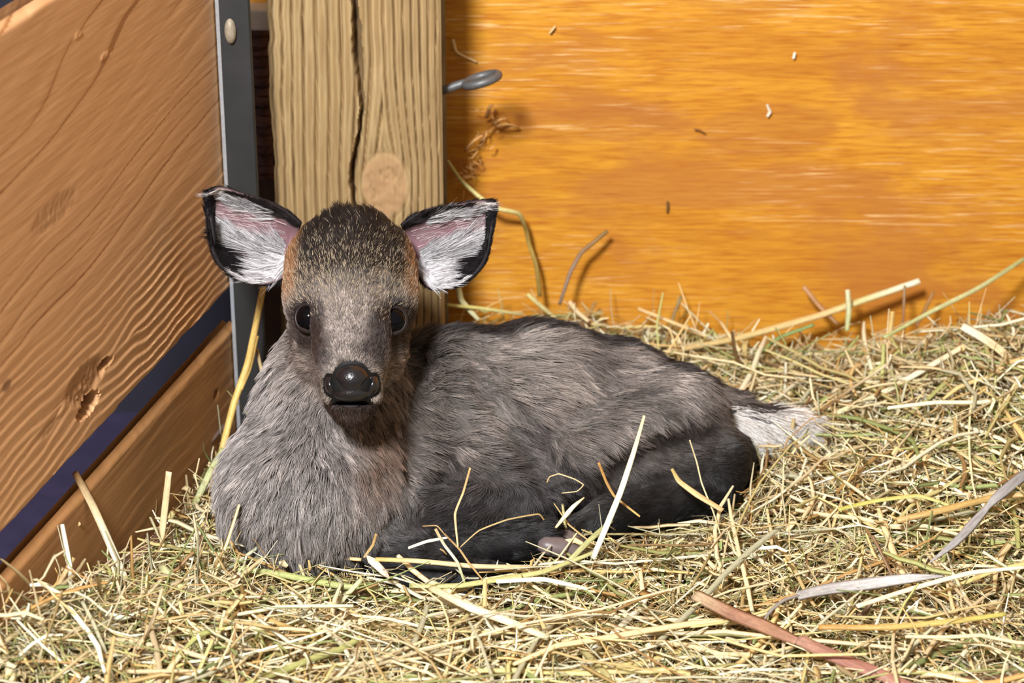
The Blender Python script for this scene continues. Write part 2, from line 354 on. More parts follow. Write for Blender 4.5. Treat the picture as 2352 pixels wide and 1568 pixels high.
# ------------------------------------------------------------------ gate: boards, steel strip
ANG = math.radians(14.1); GE = np.array([-math.sin(ANG), -math.cos(ANG), 0]); GN = np.array([math.cos(ANG), -math.sin(ANG), 0])
GO = np.array([V(533, 1.48, 0.0995)[0], 1.48, 0.0])
def gate_board(name, z0, z1, s0, s1, seed, ridge_low, knots, label, holes=(), du=0.0011, thick=0.036, mat='gate'):
    s = np.arange(s0, s1, du); z = np.linspace(z0, z1, max(16, int((z1-z0)/(du*0.9))))
    S, Z = np.meshgrid(s, z, indexing='ij'); v = (Z-z0); h = z1-z0
    w = 0.022*n3(S, Z, 2.4, 5, seed, 2)+0.0022*n3(S, Z, 11, 30, seed+3, 2)+0.0009*n3(S, Z, 26, 50, seed+4, 2)+0.009*n3(S*0, Z, 1, 26, seed+6, 2)+0.005*n3(S, Z, 7, 14, seed+9, 2)*(1 if ridge_low else 0.5)+(0.0022*n3(S, Z, 30, 22, seed+12, 2)*(1-sstep(0.06, 0.16, v)) if ridge_low else 0)
    kin = np.zeros_like(S); kd = np.zeros_like(S)
    for (ks, kz, ra, rb, amp, dep, dark) in knots:
        a = (S-ks)/ra; b = (Z-kz)/rb; r = np.sqrt(a*a+b*b)
        w = w+amp*np.sign(b)*np.exp(-np.abs(b)*0.6)*np.exp(-(a*0.5)**2)
        k = 1-sstep(0.6, 1.05, r+0.15*n3(S, Z, 90, 90, seed+8)); kin = np.maximum(kin, k*dark); kd = kd+k*dep*(1+0.6*n3(S, Z, 300, 300, seed+77))
    q = v+w+0.16*S*sstep(0.02, 0.16, v) if ridge_low else v+w+0.02*S
    zi = np.linspace(-0.1, h+0.15, 900)
    frq = np.interp(zi, [0, 0.05*h/0.27, 0.12, 0.27], [150, 110, 60, 46]) if ridge_low else np.full(900, 90.0)
    ph = np.interp(q, zi, np.cumsum(frq)*(zi[1]-zi[0])); fr = ph-np.floor(ph)
    low = (1-sstep(0.03, 0.15, v)) if ridge_low else np.zeros_like(v)
    patch = sstep(-0.1, 0.35, n3(S, Z, 8, 9, seed+21))
    bk = 1-sstep(0.10, 0.34, S); amp = 0.00008+low*(0.00012+0.0010*bk*(0.3+0.7*patch)+0.0003*patch)+0.00022*patch*(1-low)*(0.4+0.6*bk)
    rid = np.where(fr < 0.8, fr/0.8, (1-fr)/0.2)-0.5
    dep = amp*rid*(1-kin)+kd+0.00006*n3(S, Z, 40, 500, seed+5)
    for (ks, kz, ra, rb, dd) in holes:
        a = (S-ks)/ra; b = (Z-kz)/rb; r = np.sqrt(a*a+b*b)+0.25*n3(S, Z, 200, 200, seed+31)
        k = 1-sstep(0.7, 1.0, r); dep = dep-dd*k; kin = np.maximum(kin, k)
    e = np.minimum(v, z1-Z); dep -= 0.0045*(1-sstep(0, 0.006, e+0.0008*n3(S, Z*0, 50, 1, seed+2)))**2
    hs = _h(np.floor(ph).astype(np.int64), np.zeros(ph.shape, np.int64), np.zeros(ph.shape, np.int64), seed)
    ring = np.clip(0.45+0.5*np.sin(np.minimum(fr*1.15, 1)*math.pi*0.93)-(1-sstep(0.0, 0.30, fr))*sstep(0.0, 0.06, fr)*(0.10+0.75*hs)*(0.75+0.5*n3(S, Z, 4, 12, seed+51)), 0, 1)
    Pn = GO[None, None]+GE*S[..., None]+np.array([0, 0, 1])*Z[..., None]+GN*dep[..., None]
    return slab(name, Pn, -GN*thick, M[mat], ring, np.clip(kin, 0, 1), label=label)
def gate_sz(px, py):
    r = ray(px, py); t = ((GO-CAM)@GN)/(r@GN); p = CAM+r*t; return (p-GO)@GE, p[2]
gate = bpy.data.objects.new('gate', None); COL.objects.link(gate)
gate['label'] = 'wooden gate of wide golden pine boards beside the fawn with a steel end strip'; gate['category'] = 'gate'
def ks(px, py, ra, rb, amp, dep, dark=0.0): a, b = gate_sz(px, py); return (a, b, ra, rb, amp, dep, dark)
kn = [ks(198, 875, 0.030, 0.012, 0.011, -0.0016, 0.42), ks(15, 885, 0.007, 0.004, 0.003, 0.0, 0.7), ks(125, 490, 0.030, 0.009, 0.006, -0.0003, 0.22), ks(110, 985, 0.018, 0.004, 0.002, -0.0004, 0.25),
      ks(240, 130, 0.007, 0.0025, 0.001, 0.0005, 0.0), ks(180, 80, 0.006, 0.002, 0.001, 0.0005, 0.0)]
hl = [ks(203, 930, 0.016, 0.0062, 0.012, 0)[:5], ks(243, 835, 0.010, 0.0035, 0.008, 0)[:5]]
b1 = gate_board('board', 0.0995, 0.371, -0.004, 0.80, 3, True, kn, None, hl, thick=0.010)
b2 = gate_board('board', -0.035, 0.0745, -0.004, 0.80, 40, False, [ks(497, 905, 0.006, 0.004, 0.001, -0.0015, 0.6)], None, thick=0.005, mat='gate2')
for b in (b1, b2): b.parent = gate
# steel strip: flat bar with a worn bright corner
def bar(name, x0, x1, y, z0, z1, th, ch, mats, **kw):
    prof = [(x0, y+0.0010), (x0+ch, y), (x1-0.001, y), (x1, y+0.001), (x1, y+th), (x0, y+th)]
    v = np.array([[a, b, z] for z in (z0, z1) for a, b in prof]); m = len(prof)
    q = [(i, (i+1) % m, m+(i+1) % m, m+i) for i in range(m)]
    tr = [(0, k+1, k) for k in range(1, m-1)]+[(m, m+k, m+k+1) for k in range(1, m-1)]
    me = mesh_np(name, v, q, tr, smooth=False); o = link(name, me, mats[0], **kw); me.materials.append(mats[1])
    me.polygons[0].material_index = 1
    return o
strip = bar('steel_strip', GO[0]-0.0005, GO[0]+0.0215, 1.472, -0.05, 0.62, 0.006, 0.0024, (M['iron'], M['zinc']), parent=gate)
strip['label'] = 'dull grey steel strip with a bright worn edge'
sp = Yp(529, 72, 1.470)
th = np.linspace(0, 2*math.pi, 20, endpoint=False); rr = [(0.0, 0.0032), (0.55, 0.003), (0.85, 0.0018), (1.0, 0.0)]
sv, sq = [], []
for (r, h) in rr[1:]:
    for a in th: sv.append((sp[0]+0.0038*r*math.cos(a), sp[1]-h, sp[2]+0.0085*r*math.sin(a)))
for k in range(2):
    for j in range(20): sq.append((k*20+j, k*20+(j+1) % 20, (k+1)*20+(j+1) % 20, (k+1)*20+j))
sv.append((sp[0], sp[1]-0.0032, sp[2])); stt = [(60, (j+1) % 20, j) for j in range(20)]
M['screw'] = mat_plain('dusty_screw_head', (156, 144, 124), 0.6, 0.3, 0.45, 260)
link('screw', mesh_np('screw', np.array(sv), sq, stt), M['screw'], parent=strip)

# rusted hinge rod and added dark backing for the shaded gap between strip and post
rx = Yp(601, 200, 1.56)[0]; zt0 = Yp(600, 62, 1.56)[2]; zb0 = Yp(600, 408, 1.56)[2]
pts = [(rx+0.0005*math.sin(k*2.1), 1.56, z) for k, z in enumerate(np.linspace(zb0, zt0, 24))]
tube('hinge_rod', pts, [0.0060+0.0008*math.sin(k*1.7)+0.0004*math.sin(k*4.3) for k in range(24)], M['rust'], 12, n=70, label='rusty rough iron rod between the steel strip and the pine post', cat='rod')
zt1 = Yp(596, 16, 1.56)[2]
box('painted_block', (rx-0.012, 1.553, zt0-0.001), (rx+0.009, 1.572, zt1), M['white'], 0.002, label='small chalky white block on top of the rusty rod', cat='block')
box('gap_backing', (GO[0]-0.01, 1.585, -0.06), (pL+0.02, 1.612, zt0), M['gapshade'], 0.002, label='dark brown backing added for the shaded gap behind the rusty rod', cat='backing')

# ------------------------------------------------------------------ the fawn: one body grown from blended volumes
class Prim:
    def __init__(s, kind, a, b, r1, r2, k, reg, flow): s.kind, s.a, s.b, s.r1, s.r2, s.k, s.reg, s.flow = kind, np.asarray(a, float), np.asarray(b, float), r1, r2, k, reg, np.asarray(flow, float)
    def d(s, p):
        if s.kind == 'c':
            ba = s.b-s.a; pa = p-s.a; t = np.clip(pa@ba/(ba@ba), 0, 1)
            w = pa-t[..., None]*ba; return np.sqrt(np.einsum('...i,...i', w, w))-(s.r1+(s.r2-s.r1)*t)
        q = p-s.a; q = np.stack([q@RGT, q@UPV, -(q@FWD)], -1) if s.r2 is None else np.stack([q@s.r2[0], q@s.r2[1], q@s.r2[2]], -1)
        k0 = np.linalg.norm(q/s.b, axis=-1); k1 = np.linalg.norm(q/(s.b**2), axis=-1)+1e-9
        return k0*(k0-1)/k1
PR = []
def cone(a, b, r1, r2, k=0.018, reg='body', flow=None):
    a = np.asarray(a); b = np.asarray(b); PR.append(Prim('c', a, b, r1, r2, k, reg, (b-a) if flow is None else flow))
def ell(c, rad, k=0.012, reg='body', flow=(0, 0, -1), axes=None): PR.append(Prim('e', c, np.asarray(rad, float), 0, axes, k, reg, flow))

chest = D(726, 1098, 1.475); sh = V(1040, 1.385, 0.060); mid = V(1240, 1.402, 0.056); loin = V(1410, 1.414, 0.046); rump = V(1550, 1.420, 0.035); tailb = V(1680, 1.428, 0.030)
back = (tailb-sh)/np.linalg.norm(tailb-sh)
cone(chest+np.array([0.02, 0.015, -0.008]), sh, 0.036, 0.043, 0.016, 'body', back+np.array([0, 0, -0.35]))
cone(sh, mid, 0.0445, 0.0445, 0.016, 'body', back+np.array([0, -0.15, -0.55]))
cone(mid, loin, 0.0445, 0.0385, 0.016, 'body', back+np.array([0, -0.15, -0.45]))
cone(loin, rump, 0.0385, 0.0275, 0.014, 'body', back+np.array([0, -0.1, -0.4]))
cone(rump, tailb, 0.0275, 0.0160, 0.012, 'rump', back+np.array([0, 0, -0.3]))
ell(V(1175, 1.372, 0.048), (0.046, 0.040, 0.040), 0.02, 'body', back+np.array([0, -0.2, -0.6]))
# shoulder blade and upper arm on the near side
cone(V(1035, 1.378, 0.066), V(1120, 1.338, 0.034), 0.036, 0.028, 0.010, 'body', back+np.array([0.1, -0.1, -0.25]))
# haunch, hind leg
cone(V(1530, 1.392, 0.042), V(1335, 1.346, 0.036), 0.0385, 0.0285, 0.009, 'haunch', back+np.array([-0.25, -0.3, -0.55]))
cone(V(1325, 1.346, 0.034), V(1635, 1.366, 0.026), 0.020, 0.021, 0.010, 'hind', back)
cone(V(1640, 1.372, 0.022), V(1655, 1.385, 0.018), 0.022, 0.022, 0.012, 'hind', back)
cone(V(1640, 1.352, 0.014), V(1400, 1.318, 0.012), 0.0155, 0.0120, 0.008, 'leg', (-1, -0.1, -0.2))
cone(V(1400, 1.318, 0.012), V(1335, 1.312, 0.008), 0.0120, 0.009, 0.006, 'leg', (-1, -0.1, -0.2))
# near foreleg: elbow, forearm to knee, cannon back to hoof
cone(V(1130, 1.338, 0.034), V(1195, 1.322, 0.026), 0.027, 0.022, 0.012, 'arm', back)
cone(V(1205, 1.318, 0.026), V(900, 1.288, 0.022), 0.0205, 0.0155, 0.005, 'arm', (-1, -0.15, -0.25))
cone(V(905, 1.280, 0.018), V(935, 1.272, 0.014), 0.0165, 0.0145, 0.008, 'leg', (1, -0.1, -0.3))
cone(V(930, 1.270, 0.010), V(1190, 1.285, 0.012), 0.0125, 0.0105, 0.004, 'leg', (1, 0.05, -0.25))
cone(V(1190, 1.288, 0.012), V(1250, 1.290, 0.013), 0.0115, 0.0125, 0.006, 'leg', (1, 0.05, -0.1))
# far foreleg lying in front, half under the straw
cone(V(905, 1.262, 0.002), V(1140, 1.256, 0.001), 0.0150, 0.0120, 0.006, 'leg', (1, 0, -0.2))
# neck
nk1 = D(772, 905, 1.490); nk2 = D(800, 770, 1.492)
cone(chest, nk1, 0.0525, 0.0405, 0.014, 'neck', (0, -0.25, -1))
cone(nk1, nk2, 0.0405, 0.034, 0.018, 'neck', (0, -0.25, -1))
ell(D(722, 1150, 1.468), (0.0555, 0.044, 0.05), 0.016, 'neck', (0, -0.25, -1))
NB = len(PR)
# head (nose towards the viewer, tipped down a little)
up_back = UPV*0.9+FWD*0.5
ell(D(806, 612, 1.478), (0.0400, 0.0335, 0.044), 0.012, 'crown', up_back)
ell(D(806, 690, 1.462), (0.0405, 0.036, 0.036), 0.014, 'face', up_back)
cone(D(806, 700, 1.440), D(808, 815, 1.410), 0.0290, 0.0200, 0.014, 'face', up_back)
cone(D(808, 815, 1.412), D(808, 882, 1.396), 0.0195, 0.0148, 0.010, 'muzzle', up_back)
cone(D(806, 775, 1.468), D(808, 905, 1.418), 0.0290, 0.0165, 0.012, 'jaw', -UPV*0.6+FWD*0.8)
cone(D(808, 915, 1.412), D(808, 938, 1.404), 0.0135, 0.0115, 0.006, 'chin', -UPV*0.8+FWD*0.6)
ell(D(770, 902, 1.400), (0.0075, 0.0085, 0.008), 0.005, 'lip', -UPV); ell(D(846, 902, 1.400), (0.0075, 0.0085, 0.008), 0.005, 'lip', -UPV)
# brow ridges
cone(D(738, 700, 1.440), D(700, 672, 1.452), 0.0085, 0.0085, 0.012, 'face', up_back); cone(D(874, 704, 1.440), D(912, 678, 1.452), 0.0085, 0.0085, 0.012, 'face', up_back)
# cheeks
ell(D(735, 800, 1.452), (0.013, 0.016, 0.018), 0.012, 'cheek', RGT*-0.8+FWD*0.6-UPV*0.3); ell(D(880, 805, 1.452), (0.013, 0.016, 0.018), 0.012, 'cheek', RGT*0.8+FWD*0.6-UPV*0.3)

def smin(a, b, k):
    h = np.clip(0.5+0.5*(b-a)/k, 0, 1); return b+(a-b)*h-k*h*(1-h)
def sdf0(p):
    f = PR[0].d(p)
    for q in PR[1:]: f = smin(f, q.d(p), q.k)
    return f
def trace(px, py):
    r = ray(px, py); r = r/np.linalg.norm(r); t = 1.0
    for _ in range(80):
        p = CAM+r*t; d = float(sdf0(p[None])[0]); t += d*0.8
        if abs(d) < 1e-5: break
    return CAM+r*t
EYES = []
for px, py, sgn in ((703, 728, -1), (907, 734, 1)):
    p = trace(px, py); n = RGT*sgn*0.47-FWD*0.87+UPV*0.10; n /= np.linalg.norm(n); EYES.append((p, n, sgn))
GRV = [(np.array([trace(*a) for a in pp]), r, o) for pp, r, o in (
    ([(1085, 790), (1118, 880), (1165, 960), (1215, 1035), (1262, 1100)], 0.0105, 0.0045),
    ([(1415, 1085), (1500, 1040), (1590, 1012), (1660, 1010)], 0.0080, 0.0034),
    ([(905, 1190), (1000, 1168), (1100, 1150), (1190, 1148)], 0.0050, 0.0024),
    ([(955, 800), (962, 900), (950, 1000), (940, 1080)], 0.0080, 0.0035))]
def sdf(p):
    f = sdf0(p)
    for pp, r, o in GRV:
        m = (p >= pp.min(0)-0.03).all(-1) & (p <= pp.max(0)+0.03).all(-1)
        if not m.any(): continue
        P_ = p[m]; dd = np.full(len(P_), 9.0)
        for a, b in zip(pp[:-1], pp[1:]):
            a = a-FWD*o; b = b-FWD*o; t = np.clip((P_-a)@(b-a)/((b-a)@(b-a)), 0, 1); dd = np.minimum(dd, np.linalg.norm(P_-a-t[:, None]*(b-a), axis=1))
        f = f.copy(); f[m] = -smin(-f[m], dd-r, 0.010)
    for e, n, s in EYES:   # eye sockets
        f = -smin(-f, np.linalg.norm(p-(e-n*0.0050), axis=-1)-0.0092, 0.003)
    m = D(808, 923, 1.392); q = p-m; q = np.stack([q@RGT, q@UPV, q@FWD], -1)   # mouth slit
    q[..., 1] += 14*q[..., 0]**2
    k0 = np.linalg.norm(q/np.array([0.0125, 0.0016, 0.012]), axis=-1); 
    f = np.maximum(f, -(k0-1)*0.0016)
    return f

def surface_nets(fn, lo, hi, h, B=8, margin=1.3):
    lo = np.asarray(lo, float); n = (np.ceil((np.asarray(hi)-lo)/h/B)*B).astype(int)
    nb = n//B
    bi = np.stack(np.meshgrid(*[np.arange(k) for k in nb], indexing='ij'), -1).reshape(-1, 3)
    cen = lo+(bi*B+(B-1)/2)*h; fc = fn(cen)
    F = np.repeat(np.repeat(np.repeat(fc.reshape(nb), B, 0), B, 1), B, 2).astype(np.float32)
    act = bi[np.abs(fc) < B*h*0.87*margin+0.004]
    off = np.stack(np.meshgrid(*[np.arange(B)]*3, indexing='ij'), -1).reshape(-1, 3)
    for s in range(0, len(act), 600):
        ix = (act[s:s+600, None]*B+off[None]).reshape(-1, 3)
        F[ix[:, 0], ix[:, 1], ix[:, 2]] = fn(lo+ix*h)
    S = F < 0
    c = np.zeros(np.array(S.shape)-1, np.int8)
    for dx in (0, 1):
        for dy in (0, 1):
            for dz in (0, 1): c += S[dx:dx+c.shape[0], dy:dy+c.shape[1], dz:dz+c.shape[2]]
    cells = np.argwhere((c > 0) & (c < 8)); idm = np.full(c.shape, -1, np.int32); idm[tuple(cells.T)] = np.arange(len(cells))
    cor = np.array([(i, j, k) for i in (0, 1) for j in (0, 1) for k in (0, 1)])
    val = np.stack([F[tuple((cells+o).T)] for o in cor], 1)
    acc = np.zeros((len(cells), 3)); cnt = np.zeros(len(cells))
    for a in range(8):
        for b in range(a+1, 8):
            if np.abs(cor[a]-cor[b]).sum() != 1: continue
            m = (val[:, a] < 0) != (val[:, b] < 0); t = val[m, a]/(val[m, a]-val[m, b])
            acc[m] += cor[a]+(cor[b]-cor[a])*t[:, None]; cnt[m] += 1
    v = lo+(cells+acc/cnt[:, None])*h
    quads = []
    for ax in range(3):
        sl0 = [slice(None)]*3; sl1 = [slice(None)]*3; sl0[ax] = slice(0, -1); sl1[ax] = slice(1, None)
        A = S[tuple(sl0)]; Bv = S[tuple(sl1)]; e = np.argwhere(A != Bv)
        u, w = (ax+1) % 3, (ax+2) % 3
        ok = (e[:, u] > 0) & (e[:, w] > 0) & (e[:, u] < c.shape[u]) & (e[:, w] < c.shape[w]) & (e[:, ax] < c.shape[ax]); e = e[ok]
        def I(du, dw): q = e.copy(); q[:, u] -= du; q[:, w] -= dw; return idm[tuple(q.T)]
        q = np.stack([I(1, 1), I(0, 1), I(0, 0), I(1, 0)], 1); fl = ~A[tuple(e.T)]; q[fl] = q[fl, ::-1]; quads.append(q[(q >= 0).all(1)])
    return v, np.concatenate(quads)
def grad(fn, p, e=0.0008):
    g = np.stack([fn(p+np.eye(3)[k]*e)-fn(p-np.eye(3)[k]*e) for k in range(3)], -1)
    return g/(np.linalg.norm(g, axis=-1)[:, None]+1e-12)

bv, bq = surface_nets(sdf, (-0.205, 1.20, -0.035), (0.215, 1.50, 0.235), 0.0016)
bn = grad(sdf, bv)
REG = ['body', 'rump', 'haunch', 'hind', 'leg', 'arm', 'neck', 'crown', 'face', 'muzzle', 'jaw', 'chin', 'lip', 'cheek']
HO = D(806, 700, 1.44)                                   # head frame origin: a right, b up along the face, c towards the nose
def head_abc(p): q = p-HO; return q@RGT, q@UPV, -(q@FWD)
def weights(p, sig=0.006):
    d = np.stack([q.d(p) for q in PR], 1); w = np.exp(-(d-d.min(1)[:, None])/sig); w /= w.sum(1)[:, None]
    fl = w@np.stack([q.flow/np.linalg.norm(q.flow) for q in PR])
    reg = {r: sum(w[:, k] for k, q in enumerate(PR) if q.reg == r) for r in REG}
    return w, fl, reg
NOSEC = D(807, 880, 1.388)
BASE = {'body': (76, 68, 65), 'rump': (50, 42, 39), 'haunch': (58, 51, 49), 'hind': (15, 14, 15), 'leg': (17, 16, 17), 'arm': (38, 35, 37), 'neck': (127, 121, 118),
        'crown': (70, 56, 44), 'face': (112, 103, 98), 'muzzle': (88, 78, 73), 'jaw': (124, 110, 100), 'chin': (46, 34, 29), 'lip': (150, 138, 128), 'cheek': (140, 126, 116)}
SPINE = np.array([sh, mid, loin, rump, tailb])
def coat(p, nrm, reg):
    """coat colour (linear), the length of the hair and how far it stands up"""
    col = sum(reg[r][:, None]*s2l(BASE[r])[None] for r in REG)
    a, b, c = head_abc(p)
    hd = sum(reg[r] for r in ('crown', 'face', 'muzzle', 'jaw', 'lip', 'cheek', 'chin'))
    def lay(col, f, rgb): return col*(1-f[:, None])+s2l(rgb)[None]*f[:, None]
    tr = reg['body']+reg['rump']+reg['haunch']
    # darker stripe on the spine, paler saddle beside it
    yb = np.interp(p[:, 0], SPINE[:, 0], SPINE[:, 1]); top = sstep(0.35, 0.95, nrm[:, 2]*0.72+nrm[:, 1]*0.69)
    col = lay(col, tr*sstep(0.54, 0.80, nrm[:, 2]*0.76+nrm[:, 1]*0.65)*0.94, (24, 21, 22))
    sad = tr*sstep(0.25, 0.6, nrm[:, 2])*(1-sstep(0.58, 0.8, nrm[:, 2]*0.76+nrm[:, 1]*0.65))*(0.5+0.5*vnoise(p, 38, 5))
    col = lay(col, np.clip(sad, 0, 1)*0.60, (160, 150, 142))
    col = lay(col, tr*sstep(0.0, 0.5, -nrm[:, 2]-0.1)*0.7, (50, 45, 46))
    rear = sstep(0.10, 0.15, p[:, 0]); col = lay(col, tr*rear*0.5, (48, 40, 38))
    col = lay(col, tr*np.exp(-((p[:, 0]+0.055)/0.02)**2)*sstep(0.02, 0.06, p[:, 2])*0.55, (44, 38, 36))  # neck's shadow on the shoulder, painted into the coat
    mot = fbm(p, 26, 15, 2); col = col*np.exp(0.38*tr*mot)[:, None]
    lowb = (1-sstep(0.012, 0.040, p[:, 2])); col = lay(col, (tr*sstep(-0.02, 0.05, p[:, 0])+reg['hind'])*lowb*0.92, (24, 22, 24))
    # chest: warm shade of the head painted brown on the neck's right, pale front
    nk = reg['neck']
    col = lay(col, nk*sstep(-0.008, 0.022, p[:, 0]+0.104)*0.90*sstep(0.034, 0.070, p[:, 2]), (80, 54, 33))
    col = lay(col, nk*(1-sstep(0.0, 0.02, p[:, 2]))*0.75, (60, 53, 52))
    # head markings
    crown = hd*sstep(-0.004, 0.026, b); col = lay(col, crown*0.95, (32, 27, 25))
    side = hd*sstep(0.029, 0.037, np.abs(a))*sstep(-0.006, 0.012, b); col = lay(col, side*0.85, (128, 88, 56))
    stripe = hd*np.exp(-((np.abs(a)-0.0275)/0.003)**2)*sstep(0.004, 0.014, b)*(1-sstep(0.03, 0.045, b)); col = lay(col, stripe*0.7, (30, 24, 22))
    blk = hd*sstep(0.036, 0.052, b); col = lay(col, blk*0.85, (26, 22, 22))
    br = hd*np.exp(-(a/0.013)**2)*sstep(-0.048, -0.02, b)*(1-sstep(-0.004, 0.022, b)); col = lay(col, br*0.65, (152, 140, 132))
    for e, n, s in EYES:
        ea, eb, _ = head_abc(e[None]); dd = np.sqrt(((a-ea)/1.0)**2+((b-eb+0.004)/1.25)**2)
        col = lay(col, hd*(1-sstep(0.010, 0.0175, dd))*0.92, (38, 29, 27))
        tr2 = np.exp(-((a-ea-(-s)*0.008)/0.0035)**2)*sstep(-0.032, -0.02, b-eb+0.0)*(1-sstep(-0.006, 0.0, b-eb)); col = lay(col, hd*tr2*0.8, (40, 30, 28))
    mz = hd*np.exp(-((np.abs(a)-0.0150)/0.0065)**2)*np.exp(-((b+0.029)/0.011)**2); col = lay(col, np.clip(mz*1.2, 0, 0.92), (48, 37, 33))
    dn = np.linalg.norm((p-NOSEC), axis=1)
    col = lay(col, hd*(1-sstep(0.0165, 0.0195, dn))*(b > -0.058)*(0.35+0.45*(b < -0.046)), (160, 148, 138))
    col = lay(col, np.clip(hd+reg['chin'], 0, 1)*(1-sstep(-0.0585, -0.0560, b))*(np.abs(a) < 0.022)*(c > 0.012)*0.95, (50, 36, 31))
    ln = sum(reg[r]*l for r, l in dict(body=0.0125, rump=0.012, haunch=0.0115, hind=0.008, leg=0.0065, arm=0.010, neck=0.0115, crown=0.0072, face=0.0046, muzzle=0.0034, jaw=0.007, chin=0.0022, lip=0.002, cheek=0.0088).items())
    ln = ln+hd*sstep(0.046, 0.062, b)*0.004-hd*np.exp(-(a/0.018)**2)*sstep(-0.06, -0.03, b)*(1-sstep(-0.01, 0.01, b))*0.0014
    lift = sum(reg[r]*l for r, l in dict(body=0.36, rump=0.32, haunch=0.32, hind=0.25, leg=0.22, arm=0.24, neck=0.58, crown=0.45, face=0.34, muzzle=0.3, jaw=0.5, chin=0.35, lip=0.3, cheek=0.5).items())
    lift = lift+hd*sstep(0.046, 0.064, b)*0.4
    return col, ln, lift
# nose
def nose_sdf(p, carve=True):
    q = p-NOSEC; q = np.stack([q@RGT, q@UPV, -(q@FWD)], -1)
    def E(c, r): k = (q-np.array(c))/np.array(r); k0 = np.linalg.norm(k, axis=-1); k1 = np.linalg.norm(k/np.array(r), axis=-1)+1e-9; return k0*(k0-1)/k1
    f = E((0.0002, 0.0026, -0.001), (0.0102, 0.0094, 0.0098))
    f = smin(f, E((0, -0.0062, -0.002), (0.0112, 0.0050, 0.0085)), 0.003)
    for s in (-1, 1):
        f = smin(f, E((s*0.0122, -0.0008, -0.005), (0.0038, 0.0060, 0.0080)), 0.0024)
        if not carve: continue
        n = q-np.array((s*0.0092, -0.0002, 0.0040)); m = n.copy(); m[..., 1] = n[..., 1]*0.8+s*n[..., 0]*0.6; m[..., 0] = n[..., 0]*0.8-s*n[..., 1]*0.6
        kk = m/np.array((0.0019, 0.0040, 0.0060)); f = -smin(-f, (np.linalg.norm(kk, axis=-1)-1)*0.0022, 0.0014)
    gr = np.sqrt(q[..., 0]**2+((q[..., 2]-0.0062)*0.8)**2+(np.minimum(0, -q[..., 1]-0.006)*1.0)**2)
    return f
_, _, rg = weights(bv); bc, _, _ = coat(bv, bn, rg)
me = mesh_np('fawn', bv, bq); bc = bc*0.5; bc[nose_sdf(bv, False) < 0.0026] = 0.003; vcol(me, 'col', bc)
fawn = link('fawn', me, M['skin'], label='grey brown baby deer with white lined ears lying curled on straw', cat='deer')

def hair_obj(name, root, pts, rad, col, parent, label=None):
    """pts (N,K,3), rad (N,K), col (N,K,3): one hair curves object"""
    N, K, _ = pts.shape; hc = bpy.data.hair_curves.new(name); hc.add_curves([K]*N)
    hc.attributes['position'].data.foreach_set('vector', np.ascontiguousarray(pts, dtype=np.float32).ravel())
    ra = hc.attributes.get('radius') or hc.attributes.new('radius', 'FLOAT', 'POINT'); ra.data.foreach_set('value', np.ascontiguousarray(rad, dtype=np.float32).ravel())
    ca = hc.attributes.new('col', 'FLOAT_COLOR', 'POINT'); ca.data.foreach_set('color', np.concatenate([col, np.ones((N, K, 1))], -1).astype(np.float32).ravel())
    return link(name, hc, M['fur'], parent, label)
def strands(p, n, fl, ln, lift, col, K=5, r0=0.00026, seed=0, clump=0.35, tipmul=1.5, rootmul=0.45, cell=0.0, cstr=0.6):
    N = len(p); g = np.random.default_rng(seed)
    t = fl-n*(fl*n).sum(1)[:, None]; t /= np.linalg.norm(t, axis=1)[:, None]+1e-9
    bt = np.cross(n, t)
    wv = np.stack([vnoise(p, 170, 61+seed), vnoise(p, 420, 62+seed), vnoise(p, 60, 63+seed)], 1)
    ang = clump*(0.9*wv[:, 0]+0.8*wv[:, 1]+0.5*wv[:, 2])+g.normal(0, 0.13, N)
    d = t*np.cos(ang)[:, None]+bt*np.sin(ang)[:, None]
    lf = np.clip(lift*(1+0.5*vnoise(p, 260, 77))+g.normal(0, 0.06, N), 0.06, 1.3)
    L = ln*g.uniform(0.55, 1.15, N)*(1+0.18*wv[:, 2])
    s = np.linspace(0, 1, K)[None]
    gb = np.zeros(N); pull = 0.0
    if cell:                                              # locks: strands lean to the nearest guide strand
        gi_ = g.permutation(N)[:max(8, int(N*cell))]; kd = KDTree(len(gi_))
        for j_, co_ in enumerate(p[gi_].tolist()): kd.insert(co_, j_)
        kd.balance(); near = np.fromiter((kd.find(c_)[1] for c_ in p.tolist()), int, N); G_ = gi_[near]
        pv_ = p[G_]-p; pl_ = np.linalg.norm(pv_, axis=1); pull = pv_*(np.exp(-(pl_/0.004)**2)*np.clip(0.22*L/(pl_+1e-6), 0, 1)*sstep(0.003, 0.008, ln))[:, None]
        gb = g.normal(0, 1, len(gi_))[near]; ang = 0.35*ang+0.65*ang[G_]+g.normal(0, 0.05, N); lf = 0.4*lf+0.6*lf[G_]*np.exp(0.22*gb*sstep(0.003, 0.008, ln)); L = L*(0.6+0.4*L[G_]/L.mean())
        d = t*np.cos(ang)[:, None]+bt*np.sin(ang)[:, None]
    hgt = lf[:, None]*(s-0.42*s*s)*L[:, None]; fw = (0.62*s+0.38*s*s)*L[:, None]
    lf = lf+0.55*(1-sstep(0.002, 0.0055, ln)); hgt = lf[:, None]*(s-0.42*s*s)*L[:, None]
    pts = p[:, None]-n[:, None]*(0.0004*sstep(0.002, 0.006, ln))[:, None, None]+n[:, None]*hgt[..., None]+d[:, None]*fw[..., None]
    if cell: pts = pts+pull[:, None]*(cstr*s**1.3)[..., None]
    rad = r0*(1-0.85*s**1.6)*g.uniform(0.7, 1.25, N)[:, None]
    br = np.exp(g.normal(0, 0.26, N)+0.16*wv[:, 1]+0.14*wv[:, 2]+0.22*gb)
    cc = col[:, None]*br[:, None, None]*(rootmul+(tipmul-rootmul)*s**1.2)[..., None]
    return pts, rad, np.clip(cc, 0, 0.95)
